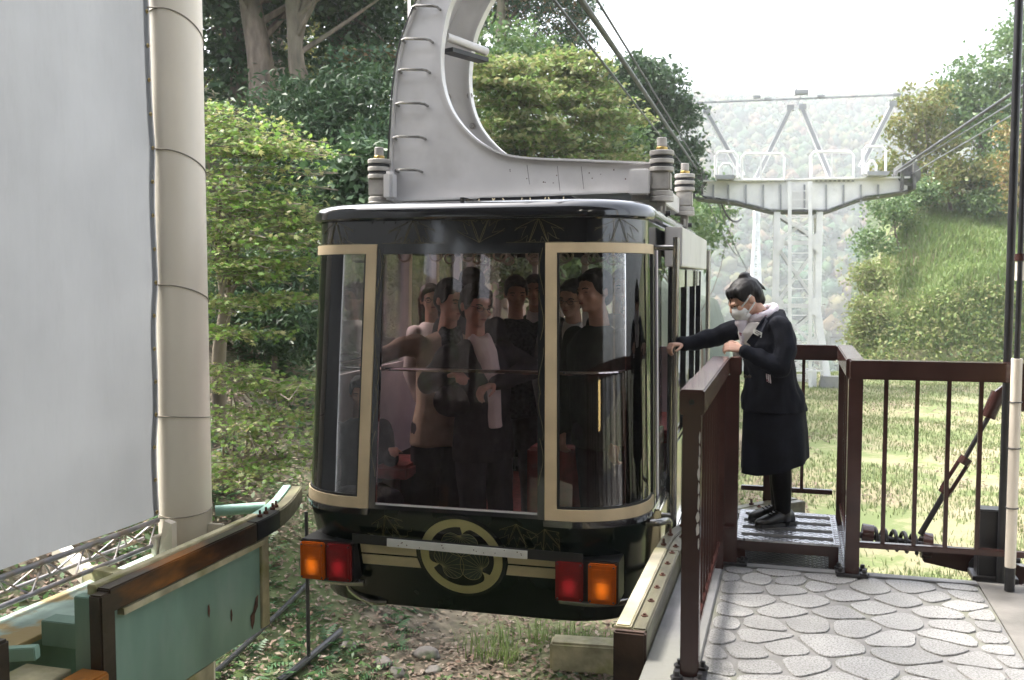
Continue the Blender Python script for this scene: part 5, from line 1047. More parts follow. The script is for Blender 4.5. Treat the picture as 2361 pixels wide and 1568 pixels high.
MB().cyl((X + .12, 3.45, -0.1), (X + .12, 3.45, 1.80), 0.020, 14).build('grab_pole', 'steel_pipe', go, smooth=True)
MB().tube(cr_spline([surf(1.20, .17, .0), surf(1.22, .17, .06), surf(1.34, .15, .10), surf(1.42, .06, .10), surf(1.42, -.12, .09)], 4), 0.022, 10).build('bent_handrail', 'steel_pipe', go, smooth=True)
# interior rails, straps, seats, pole
MB().tube([surf(s, 1.03, -0.10) for s in np.linspace(-1.28, 1.28, 40)], 0.011, 8).build('front_handrail', 'chrome', go, smooth=True)
MB().tube([surf(s, 1.03, -0.10) for s in np.linspace(-3.6, -1.25, 12)], 0.011, 8).build('side_handrail', 'chrome', go, smooth=True)
for y in (0.95, 1.9, 2.8):
    MB().cyl((-0.75, y, 1.83), (0.75, y, 1.83), 0.012, 8).build('ceiling_rail', 'chrome', go, smooth=True)
    for k in range(7):
        x = -0.66 + k * 0.22; sp_ = MB().bb(x - .012, x + .012, y - .004, y + .004, 1.75, 1.83).build('hand_strap', 'strap_cream', go)
        MB().tube([(x + .042 * math.cos(a_), y, 1.71 + .038 * math.sin(a_)) for a_ in np.linspace(0, 6.283, 15)[:-1]], 0.008, 6, closed=True).build('strap_ring', 'strap_cream', sp_, smooth=True)
for sg in (-1, 1):
    MB().bb(sg * 0.62, sg * 0.98, 2.4, 3.5, 0.28, 0.38).build('bench_seat', 'seat_red', go, bevel=.02)
    MB().bb(sg * 0.66, sg * 0.98, 2.42, 3.48, -0.295, 0.278).build('bench_base', 'cabin_wall', go)
MB().bb(-0.97, -0.52, 0.62, 1.05, 0.27, 0.36).build('attendant_seat', 'seat_red', go, bevel=.02); MB().bb(-0.80, -.68, 0.78, .9, -.295, .269).build('seat_post', 'cabin_wall', go)
MB().bb(0.18, 0.62, 0.95, 1.15, -0.295, 0.46).build('console', 'seat_red', go, bevel=.02)
# lamps
for sx, inner, outer in ((-1, -0.705, -0.873), (1, 0.665, 0.847)):
    MB().bb(min(inner, outer) - .085, max(inner, outer) + .085, 0.005, 0.22, -0.215, 0.025).build('lamp_housing', 'rubber', go, bevel=.006)
    for x, col in ((inner, 'red'), (outer, 'amber')):
        nm_ = 'red_lamp' if col == 'red' else 'amber_lamp'; lp = MB().bb(x - .077, x + .077, -0.028, 0.004, -0.205, 0.015).build(nm_, 'lamp_' + col, go, bevel=.008)
        MB().bb(x - .055, x + .055, -0.033, -0.0281, -0.180, -0.01).build('lens', 'lens_' + col, lp, bevel=.004)
        for i in (-1, 1):
            for j in (-1, 1): MB().lathe((x + i * .064, -0.0282, -0.095 + j * .096), [(0.006, 0), (0.005, -.004)], 6, 'y').build('screw', 'rubber', lp)
        for k in range(9): MB().bb(x - .052, x + .052, -0.0345, -0.0331, -0.018 - k * .008, -0.021 - k * .008).build('lens_rib', 'lamp_' + col, lp)
MB().bar((-0.62, -0.012, 0.055), (0.74, -0.012, 0.035), 0.006, 0.055, (0, 0, 1)).build('bracket_bar', 'rubber', go)
MB().bar((-0.40, -0.022, 0.048), (0.43, -0.022, 0.036), 0.006, 0.046, (0, 0, 1)).build('white_strip', 'white_tape', go)
for i in range(16):
    x = -0.38 + random.random() * .8; MB().lathe((x, -0.0258, 0.042 + random.uniform(-.015, .015)), [(random.choice((.003, .004)), 0), (.003, -.001)], 6, 'y').build('screw_hole', 'rust', go)
# crest and stripes lie on the slanted lower panel
def sl(x, d, off=0.004):                   # d = distance down the slanted panel from z = 0.2
    c_ = math.cos(math.atan(0.30)); s_ = math.sin(math.atan(0.30)); return Vector((x, d * s_ - off * c_, 0.2 - d * c_ - off * s_))
def flat(poly, off, th, name, m, parent):
    mb = MB(); n = len(poly); mb.add([sl(x, d, off) for x, d in poly] + [sl(x, d, off - th) for x, d in poly], [tuple(range(n))] + [(i, n + i, n + (i + 1) % n, (i + 1) % n) for i in range(n)]); return mb.build(name, m, parent)
CXc, CDc, RO, RI = 0.02, 0.235, 0.245, 0.194
cd = flat([(CXc + (.266) * math.cos(a_), CDc + (.266) * math.sin(a_)) for a_ in np.linspace(0, 6.283, 65)[:-1]], 0.005, 0.004, 'crest', 'gloss_black', go)
mb = MB(); na = 96; vo = []
for k in range(na):
    a_ = 2 * math.pi * k / na; ri = RI
    for kk in range(3):                    # the ring hooks inward to each leaf stem
        da = (a_ - (-math.pi / 2 + kk * 2 * math.pi / 3 + 0.10) + math.pi) % (2 * math.pi) - math.pi
        if -0.03 < da < 0.30: ri = RI - 0.055 * (1 - max(0, da) / 0.30) ** 1.8
    vo += [sl(CXc + RO * math.cos(a_), CDc + RO * math.sin(a_), .0085), sl(CXc + ri * math.cos(a_), CDc + ri * math.sin(a_), .0085)]
mb.add(vo, [(2 * k, 2 * k + 1, (2 * k + 3) % (2 * na), (2 * k + 2) % (2 * na)) for k in range(na)]); mb.build('crest_ring', 'crest_gold', cd)
for kk in range(3):
    th = -math.pi / 2 + kk * 2 * math.pi / 3; e_r = np.array((math.cos(th), math.sin(th))); e_t = np.array((-math.sin(th), math.cos(th))); cen = np.array((CXc, CDc)) + e_r * 0.091
    def lp_(u): # heart outline: notch outward (stem), lobes to both sides
        a_ = u * 2 * math.pi; rr = 0.091 * (1 - 0.38 * math.exp(-((a_ - math.pi) / 0.42) ** 2) - 0.10 * math.exp(-((min(a_, 2 * math.pi - a_)) / 0.5) ** 2) * -1.2)
        return cen + e_r * (-math.cos(a_) * rr * 0.86) + e_t * (math.sin(a_) * rr * 1.18)
    ol = [lp_(k / 48) for k in range(48)]
    flat([tuple(p) for p in ol], 0.0095, 0.003, 'crest_leaf', 'crest_dark', cd)
    MB().tube([sl(*p, .0105) for p in ol], 0.0014, 5, closed=True).build('leaf_outline', 'vein_gold', cd)
    st_ = cen + e_r * 0.046; vm = MB()
    for k in range(13):
        e_ = lp_(0.5 + (k - 6) / 13 * 0.86 + 0.5 * 0 - .5); e_ = lp_(((k + .5) / 13 * 0.84 + 0.08 + 0.5) % 1.0)
        vm.tube([sl(*(st_ + (e_ - st_) * t), .0105) for t in (0, .5, .93)], 0.0009, 4)
    vm.build('leaf_veins', 'vein_gold', cd)['kind'] = 'stuff'
for (x0, x1) in ((-0.60, -0.255), (0.295, 0.58)):
    for (d0, d1) in ((0.165, 0.185), (0.198, 0.258), (0.271, 0.335)):
        def edge(x, d):
            if x0 < 0 and x == x1: return CXc - math.sqrt(max(0, .276 ** 2 - (d - CDc) ** 2))
            if x1 > 0 and x == x0: return CXc + math.sqrt(max(0, .276 ** 2 - (d - CDc) ** 2))
            return x
        flat([(edge(x0, d0), d0), (edge(x1, d0), d0), (edge(x1, d1), d1), (edge(x0, d1), d1)], 0.004, 0.003, 'gold_stripe', 'stripe_gold', go)
# fine gold leaf-vein drawing on the black paint
def vein_leaf(fn, c, L_, ang, nv=6, spread=1.0):
    def P_(r, a): return fn(c[0] + r * math.cos(a), c[1] + r * math.sin(a))
    for k in range(nv):
        a_ = ang + (k / (nv - 1) - .5) * 1.9 * spread; l = L_ * (1 - 0.25 * abs(k / (nv - 1) - .5) * 2) * random.uniform(.85, 1.1)
        pts = [P_(l * t, a_ + 0.18 * math.sin(t * 2.2) * (1 if k % 2 else -1)) for t in np.linspace(0, 1, 7)]; gl.tube(pts, 0.0012, 4)
        for sgn in (-1, 1): gl.tube([P_(l * .55 + l * .4 * t, a_ + sgn * .22 * t) for t in (0, .5, 1)], 0.0009, 4)
    gl.tube([P_(L_ * (1.0 + .06 * math.sin(t * 40)), ang + (t - .5) * 1.9 * spread) for t in np.linspace(0, 1, 18)], 0.0011, 4)
gl = MB(); fu = lambda s, z: surf(s, min(max(z, ZT + .004), ZR - .006), 0.002)
for s in (-0.82, -0.30, 0.12, 0.48, 0.95): vein_leaf(fu, (s, 1.90 if s != .12 else 1.76), 0.24, -math.pi / 2 if s != .12 else math.pi / 2)
gl.build('gold_leaf_drawing', 'gold_line', go)['kind'] = 'stuff'
gl = MB(); fd = lambda x, d: sl(x, min(max(d, -0.02), 0.60), .002) if abs(x) < .6 else sl(math.copysign(.6, x), min(max(d, 0), .53), .002)
for x, d, a_ in ((-0.42, 0.0, 1.4), (0.36, 0.0, 1.6), (0.52, 0.02, 1.3)): vein_leaf(fd, (x, d), 0.17, a_)
gl.build('gold_leaf_drawing', 'gold_line', go)['kind'] = 'stuff'
gl = MB(); fs = lambda x, z: surf(min(max(x, -.46), .46), z, 0.0095)
for z in (0.55, 0.8, 1.05, 1.35, 1.6):
    for sg in (-1, 1):
        pts = [surf(sg * (.501 + .014 * math.sin(t * 5 + z * 9)), z - .13 + .26 * t, .0092) for t in np.linspace(0, 1, 9)]; gl.tube(pts, .0013, 4)
gl.build('gold_leaf_drawing', 'gold_line', go)['kind'] = 'stuff'
# bumper pipes under the corners
for sg in (-1, 1):
    MB().tube(cr_spline([surf(sg * 0.62, -0.235, 0.05), surf(sg * 0.80, -0.235, 0.10), surf(sg * 1.0, -0.225, 0.14), surf(sg * 1.18, -0.20, 0.13), surf(sg * 1.32, -0.16, 0.06), surf(sg * 1.36, -0.15, -.03)], 4), 0.021, 10).build('bumper_pipe', 'steel_pipe', go, smooth=True)
MB().tube(cr_spline([surf(-0.80, -0.26, -.02), surf(-0.74, -0.33, .0), surf(-.62, -.37, .02), surf(-.52, -.375, .0)], 4), 0.018, 8).build('bumper_pipe', 'steel_pipe', go, smooth=True)
# hatch box on the roof
mb = MB(); hz = ZR + .10; mb.add([(-0.10 - .09, .775, hz), (.62, .775, hz), (.62, 1.2, hz), (-.19, 1.2, hz), (-0.10, .795, hz + .075), (.50, .795, hz + .075), (.50, 1.16, hz + .075), (-.10, 1.16, hz + .075)], [(0, 1, 2, 3), (4, 7, 6, 5), (0, 4, 5, 1), (1, 5, 6, 2), (2, 6, 7, 3), (3, 7, 4, 0)]); hb = mb.build('roof_hatch', 'gloss_black', go, bevel=.006)
gl = MB()
for k in range(9):
    x = -.10 + k * .07; gl.tube([(x, .775, hz + .010), (x + random.uniform(-.05, .05), .793, hz + .068)], .0045, 4)
gl.build('gold_leaf_drawing', 'stripe_gold', hb)['kind'] = 'stuff'
mat('grime', (0.22, 0.20, 0.185), 0.8, var=0.3, vs=20)

# ---------------------------------------------------------------- hanger: curved box arm standing on a transverse frame
hg = thing('gondola_hanger', 'curved silver hanger arm with ladder rungs standing on the gondola roof frame', 'hanger', GF, (0, 1.9, 2.0))
YF, YB = 1.30, 2.03
H2 = lambda px, py: (lambda p: (p.x, p.z))(onplane(GF, px, py, 1, YF))
left = cr_spline([H2(*p) for p in ((900, 462), (901, 380), (905, 300), (912, 200), (926, 110), (952, 35), (985, -40), (1040, -150), (1120, -260))], 5)
right = cr_spline([H2(*p) for p in ((1512, 379), (1350, 372), (1200, 365), (1130, 345), (1080, 310), (1040, 260), (1018, 200), (1012, 130), (1020, 60), (1037, 0), (1085, -90), (1170, -200))], 5)
bot = [H2(1512, 438), H2(900, 462)]
poly = [bot[0]] + right + left[::-1][:-1] + [bot[1]]
def clean(P, e=.004):
    o = [P[0]]
    for p in P[1:]:
        if math.hypot(p[0] - o[-1][0], p[1] - o[-1][1]) > e: o.append(p)
    return o
poly = clean(poly)
MB().prism(poly, YF + .03, YF + .045).build('front_web', 'silver_paint', hg)
MB().prism(poly, YB - .045, YB - .03).build('rear_web', 'silver_paint', hg)
MB().strip(right, YF, YF + .075, -0.014).build('inner_flange', 'silver_paint', hg, smooth=True)
MB().strip(right, YB - .085, YB, -0.014).build('inner_flange', 'silver_paint', hg, smooth=True)
MB().strip(left, YF, YB, 0.014).build('outer_flange', 'silver_paint', hg, smooth=True)
MB().strip([bot[0], bot[1]], YF - .03, YB, 0.014).build('foot_flange', 'silver_paint', hg)
for k, (px0, px1, py) in enumerate(((955, 1012, 12), (930, 995, 88), (922, 988, 158), (916, 983, 235), (910, 978, 312), (915, 970, 388))):
    a_, b_ = H2(px0, py + 8), H2(px1, py + 8); yy = YF + .03
    MB().tube([(a_[0], yy, a_[1]), (a_[0] + .004, yy - .06, a_[1] + .004), (a_[0] + .03, yy - .075, a_[1] + .008), (b_[0] - .03, yy - .075, b_[1] + .008), (b_[0] - .004, yy - .06, b_[1] + .004), (b_[0], yy, b_[1])], 0.0095, 8).build('ladder_rung', 'steel_pipe', hg, smooth=True)
ct = H2(1022, 85)
MB().cyl((ct[0] - .02, 1.42, ct[1] + .03), (ct[0] + .16, 1.80, ct[1] - .0), 0.03, 12).build('cross_tube', 'silver_paint', hg, smooth=True)
MB().box((ct[0] + .06, 1.62, ct[1] - .06), (0.10, 0.40, 0.03), R(-22)).build('cable_tray', 'rubber', hg)
for (px, py) in ((1083.6, 221), (1089.5, 291), (1034, 224), (1060, 300)):
    p = onplane(GF, px, py, 1, YB - .047); MB().lathe((p[0], YB - .046, p[2]), [(0.024, 0), (0.024, -.012), (.014, -.013), (.014, -.035)], 8, 'y').build('bolt', 'mount_grey', hg)
MB().cyl((left[12][0] - .05, 1.75, left[22][1]), (left[12][0] - .05, 1.75, left[30][1] + .8), 0.012, 8).build('conduit', 'silver_paint', hg, smooth=True)
MB().tube([(p[0] - .018, YF - .012, p[1]) for p in left[2:34]], 0.006, 6).build('cable_run', 'dark_steel', hg)
for k in range(14):
    px, py = random.uniform(1150, 1480), random.uniform(388, 432); p = onplane(GF, px, py, 1, YF + .0295); MB().lathe((p[0], YF + .0296, p[2]), [(random.uniform(.003, .006), 0), (.002, -.001)], 6, 'y').build('rust_spot', 'rust', hg)
for px, py0, py1 in ((1215, 380, 425), (1285, 383, 440), (1340, 384, 436)):
    a_, b_ = onplane(GF, px, py0, 1, YF + .0292), onplane(GF, px + 6, py1, 1, YF + .0292); MB().bar((a_[0], YF + .0295, a_[2]), (b_[0], YF + .0295, b_[2]), .004, .0008, (0, 1, 0)).build('rain_streak', 'grime', hg)
# side members back to the rear mounts, mounts at the four corners
for sx in (-1, 1):
    MB().bb(sx * .80, sx * .985, YF + .01, 2.90, 2.075, 2.20).build('side_member', 'silver_paint', hg, bevel=.006) if sx > 0 else MB().bb(-.93, -.80, YB + .01, 2.90, 2.075, 2.20).build('side_member', 'silver_paint', hg, bevel=.006)
MB().bb(-.78, .78, 2.78, 2.90, 2.08, 2.30).build('rear_beam', 'silver_paint', hg, bevel=.006)
def mount(x, y, s=1.0):
    m_ = MB(); z = 2.10
    MB().bb(x - .062, x + .062, y - .06, y + .06, 2.13, 2.255).build('mount_block', 'mount_grey', hg, bevel=.012)
    for (z0, z1, r, mt) in ((2.255, 2.285, .08, 'mount_grey'), (2.286, 2.306, .074, 'rubber'), (2.307, 2.337, .08, 'mount_grey'), (2.338, 2.358, .074, 'rubber'), (2.359, 2.39, .08, 'mount_grey'), (2.391, 2.415, .038, 'bronze'), (2.416, 2.475, .032, 'mount_grey'), (2.06, 2.095, .08, 'mount_grey'), (2.096, 2.129, .076, 'mount_grey')):
        MB().lathe((x, y, 0), [(r - .004, z0), (r, z0 + .004), (r, z1 - .004), (r - .004, z1)], 24).build('mount_disc', mt, hg, smooth=True)
    MB().bb(x - .03, x + .03, y - .025, y + .025, 1.945, 2.059).build('mount_clevis', 'mount_grey', hg, bevel=.004)
    MB().cyl((x - .06, y, 1.985), (x + .06, y, 1.985), 0.018, 8).build('mount_pin', 'dark_steel', hg)
    MB().cyl((x, y - .035, 1.88), (x, y - .035, 2.03), 0.012, 8).build('mount_rod', 'mount_grey', hg)
for x, y in ((-0.965, 1.26), (1.0, 1.30), (1.02, 2.78), (-.97, 2.78)): mount(x, y)
MB().bb(-.90, -.83, 1.16, 1.27, 2.10, 2.30).build('mount_bracket', 'silver_paint', hg, bevel=.02)
MB().bb(.80, .93, 1.20, 1.29, 2.10, 2.27).build('mount_bracket', 'silver_paint', hg, bevel=.01)
# ---------------------------------------------------------------- people: capsule soups remeshed into one skin
mat('skin', (0.55, 0.32, 0.23), 0.5, var=0.08, vs=14, bump=0.05, bs=120)
mat('hair_black', (0.008, 0.0065, 0.0065), 0.5, spec=0.25, var=0.3, vs=18, bump=0.5, bs=70, stretch=(1, 1, 0.2))
mat('hair_brown', (0.05, 0.025, 0.018), 0.45, var=0.3, vs=18, bump=0.4, bs=60, stretch=(1, 1, .2))
mat('hair_grey', (0.06, 0.06, 0.062), 0.5, var=0.4, vs=20, bump=0.4, bs=60)
mat('eye_dark', (0.015, 0.01, 0.01), 0.2); mat('lip', (0.36, 0.13, 0.11), 0.5)
mat('navy_wool', (0.0075, 0.0085, 0.0135), 0.8, spec=0.12, var=0.2, vs=9, bump=0.25, bs=160)
mat('suit_dark', (0.045, 0.045, 0.05), 0.75, spec=0.08, var=0.2, vs=9, bump=0.2, bs=90)
mat('suit_grey', (0.14, 0.145, 0.14), 0.8, spec=0.08, var=0.15, vs=9, bump=0.2, bs=90)
mat('suit_green', (0.025, 0.035, 0.028), 0.7, spec=0.08, var=0.2, vs=9)
mat('jacket_tan', (0.36, 0.29, 0.22), 0.8, spec=0.08, var=0.15, vs=7, bump=0.2, bs=70)
mat('plaid_dark', (0.05, 0.055, 0.06), 0.8, spec=0.08, var=0.5, vs=45)
mat('shirt_white', (0.70, 0.66, 0.62), 0.75, var=0.05, vs=10, bump=0.2, bs=60)
mat('trousers', (0.045, 0.045, 0.055), 0.8, spec=0.08, var=0.2, vs=8, bump=0.15, bs=60)
mat('denim', (0.16, 0.17, 0.20), 0.8, spec=0.08, var=0.2, vs=12)
mat('stocking', (0.003, 0.003, 0.004), 0.6, spec=0.08, var=0.2); mat('leather', (0.006, 0.0055, 0.0055), 0.28, var=0.2, vs=10, bump=.1, bs=80)
mat('mask_white', (0.72, 0.73, 0.72), 0.8, var=0.03); mat('paper', (0.75, 0.75, 0.76), 0.7, var=0.04)
mat('scarf', (0.72, 0.66, 0.72), 0.7, var=0.04, vs=10, col2=(0.28, 0.05, 0.10), c2s=34, c2t=(0.60, 0.63))
mat('badge', (0.70, 0.70, 0.66), 0.5, var=0.03); mat('badge_ink', (0.08, 0.08, 0.09), 0.6); mat('phone', (0.02, 0.02, 0.025), 0.15)
class Soup:
    def __init__(s): s.v = []; s.f = []
    def add(s, v, f): n = len(s.v); s.v += [tuple(p) for p in v]; s.f += [tuple(i + n for i in q) for q in f]; return s
    def loft(s, rings, n=16):               # rings: (centre, rx, ry, x-axis, y-axis)
        v = []; f = []; m = len(rings)
        for c, rx, ry, ex, ey in rings:
            for k in range(n): a = 2 * math.pi * k / n; v.append(Vector(c) + Vector(ex) * (rx * math.cos(a)) + Vector(ey) * (ry * math.sin(a)))
        for i in range(m - 1):
            for k in range(n): f.append((i * n + k, i * n + (k + 1) % n, (i + 1) * n + (k + 1) % n, (i + 1) * n + k))
        f.append(tuple(range(n - 1, -1, -1))); f.append(tuple((m - 1) * n + k for k in range(n))); return s.add(v, f)
    def cap(s, p0, p1, r0, r1=None, n=12):
        r1 = r0 if r1 is None else r1; p0, p1 = Vector(p0), Vector(p1); d = p1 - p0; L_ = d.length
        d = d / L_ if L_ > 1e-6 else Vector((0, 0, 1)); ex = d.orthogonal().normalized(); ey = d.cross(ex); rg = []
        for k in range(5): a = math.pi / 2 * (1 - k / 4 * 0.98); rg.append((p0 - d * (r0 * math.sin(a)), max(1e-4, r0 * math.cos(a)), 0))
        for k in range(5): a = math.pi / 2 * (k / 4 * .98 + .02); rg.append((p1 + d * (r1 * math.sin(a)), max(1e-4, r1 * math.cos(a)), 0))
        return s.loft([(c, r, r, ex, ey) for c, r, _ in rg], n)
    def chain(s, pts, rr, n=12):
        for i in range(len(pts) - 1): s.cap(pts[i], pts[i + 1], rr[i], rr[i + 1], n)
        return s
    def ell(s, c, r, q=None, n=16):
        M = (q.to_matrix() if isinstance(q, Quaternion) else q) if q is not None else Matrix.Identity(3); ex, ey, ez = M.col[0], M.col[1], M.col[2]; rg = []
        for k in range(11): a = -math.pi / 2 + math.pi * (k + .02) / 10.04; rg.append((Vector(c) + ez * (r[2] * math.sin(a)), r[0] * math.cos(a), r[1] * math.cos(a), ex, ey))
        return s.loft(rg, n)
    def build(s, name, m, parent, vox, it=6, fac=0.5, wr=0.0, wf=14.0, dec=None):
        me = bpy.data.meshes.new(name); o_ = ORG[parent.name][1]; me.from_pydata([tuple(Vector(p) - o_) for p in s.v], [], s.f)
        bm = bmesh.new(); bm.from_mesh(me); bmesh.ops.recalc_face_normals(bm, faces=bm.faces); bm.to_mesh(me); bm.free()
        t = bpy.data.objects.new('tmp', me); COL.objects.link(t)
        rm = t.modifiers.new('r', 'REMESH'); rm.mode = 'VOXEL'; rm.voxel_size = vox; rm.use_smooth_shade = True
        if it: k = t.modifiers.new('s', 'SMOOTH'); k.iterations = it; k.factor = fac
        dg = bpy.context.evaluated_depsgraph_get(); nm = bpy.data.meshes.new_from_object(t.evaluated_get(dg)); bpy.data.objects.remove(t); bpy.data.meshes.remove(me)
        if wr:
            n = len(nm.vertices); co = np.empty(n * 3, np.float32); no = np.empty(n * 3, np.float32); nm.vertices.foreach_get('co', co); nm.vertices.foreach_get('normal', no)
            co = co.reshape(-1, 3); no = no.reshape(-1, 3); d = np.array([noise.noise(Vector((p[0] * wf, p[1] * wf, p[2] * wf * .6))) for p in co]) * wr
            nm.vertices.foreach_set('co', (co + no * d[:, None]).astype(np.float32).ravel())
        nm.name = name; nm.materials.clear(); nm.materials.append(MATS[m]); nm.polygons.foreach_set('use_smooth', np.ones(len(nm.polygons), bool)); nm.update()
        o = link(bpy.data.objects.new(name, nm)); o.parent = parent; ORG[o.name] = ORG[parent.name]; return o
def hand(sp, wrist, fwd, up, side, curl=0.6, size=1.0, spread=0.16, point=False):
    """palm from the wrist along fwd, palm facing -up, thumb towards side"""
    w_ = Vector(wrist); f = Vector(fwd).normalized(); u = Vector(up); u = (u - f * u.dot(f)).normalized(); s = f.cross(u) * (1 if f.cross(u).dot(Vector(side)) > 0 else -1); k = size
    for t in (-1, -.33, .33, 1): sp.cap(w_ + s * .010 * t * k, w_ + f * .078 * k + s * (.027 * t * k), .014 * k, .0115 * k, 8)
    for i, (t, L_) in enumerate(((1, .068), (.36, .076), (-.3, .071), (-.95, .056))):
        c = curl * (1 if not (point and i == 0) else 0.1); p = w_ + f * .078 * k + s * (.027 * t * k); d0 = (f + s * (spread * t * .5)).normalized()
        d1 = (d0 * math.cos(c) - u * math.sin(c)); d2 = (d0 * math.cos(2 * c) - u * math.sin(2 * c)); d3 = d0 * math.cos(2.7 * c) - u * math.sin(2.7 * c)
        a = p + d1 * (L_ * .5 * k); b = a + d2 * (L_ * .32 * k); e = b + d3 * (L_ * .25 * k); sp.chain([p, a, b, e], [.0095 * k, .0085 * k, .008 * k, .0068 * k], 8)
    p = w_ + f * .018 * k + s * .020 * k; a = p + (f * .6 + s * .8 - u * .35).normalized() * .038 * k; b = a + (f * .85 + s * .35 - u * .5 * curl).normalized() * .030 * k; e = b + (f * .9 - u * .6 * curl).normalized() * .022 * k
    sp.chain([p, a, b, e], [.014 * k, .0105 * k, .0095 * k, .0075 * k], 8)
def head(sp, c, fwd, up=(0, 0, 1), k=1.0):
    f = Vector(fwd).normalized(); u = Vector(up); u = (u - f * u.dot(f)).normalized(); r = f.cross(u); M = Matrix((r, f, u)).transposed(); P = lambda x, y, z: Vector(c) + (r * x + f * y + u * z) * k
    E_ = lambda p, q: sp.ell(P(*p), [a * k for a in q], M)
    E_((0, -.008, .022), (.076, .094, .088)); E_((0, .012, -.03), (.062, .078, .075)); E_((0, .034, -.075), (.042, .048, .034)); E_((0, .070, -.088), (.021, .018, .018))
    E_((0, .078, .012), (.050, .020, .015)); sp.cap(P(0, .090, .008), P(0, .104, -.026), .0085 * k, .0125 * k, 8); E_((0, .098, -.032), (.019, .013, .009))
    for x in (-1, 1): E_((x * .040, .062, -.028), (.022, .022, .02)); E_((x * .080, -.008, -.008), (.009, .021, .031))
    E_((0, .078, -.058), (.026, .018, .014)); return P, M
def face(par, P, M, k, mouth=True, eyes=True, brows=True):
    if eyes:
        for x in (-1, 1):
            e = MB(); c = P(x * .032, .0835, -.002); sp = Soup().ell(c, (.0115 * k, .006 * k, .0032 * k), M, 8); e.add(sp.v, sp.f); e.build('eye', 'eye_dark', par, smooth=True)
            if not brows: continue
            b = MB(); b.tube([P(x * .018, .096, .016), P(x * .034, .093, .020), P(x * .050, .082, .015)], .0035 * k, 6); b.build('eyebrow', 'hair_black', par, smooth=True)
    if mouth: sp = Soup().ell(P(0, .0935, -.058), (.019 * k, .005 * k, .0055 * k), M, 10); e = MB(); e.add(sp.v, sp.f); e.build('lips', 'lip', par, smooth=True)
def hair_cap(par, P, M, k, m, vox, long=0.0, fringe=True):
    s = Soup(); E_ = lambda p, q: s.ell(P(*p), [a * k for a in q], M)
    E_((0, -.020, .048), (.084, .094, .078)); E_((0, -.055, .0), (.076, .060, .085))
    for x in (-1, 1): E_((x * .066, -.010, .03), (.021, .06, .055)); E_((x * .074, .012, .012), (.010, .018, .035))
    if fringe:
        sd0 = random.choice((-1, 1))
        for x in (-.045, -.02, .01, .035, .055): E_((x * sd0, .060 - abs(x) * .35, .070 + .006 * random.uniform(-1, 1)), (.020, .024, .024))
    if long:
        for x in (-.07, -.045, 0, .045, .07): s.cap(P(x, -.04 - (.03 if abs(x) < .05 else 0), 0), P(x * 1.15, -.05, -long), .034 * k, .026 * k, 10)
    return s.build('hair', m, par, vox, 4, .5, .004, 40)
FLOORZ = -0.30
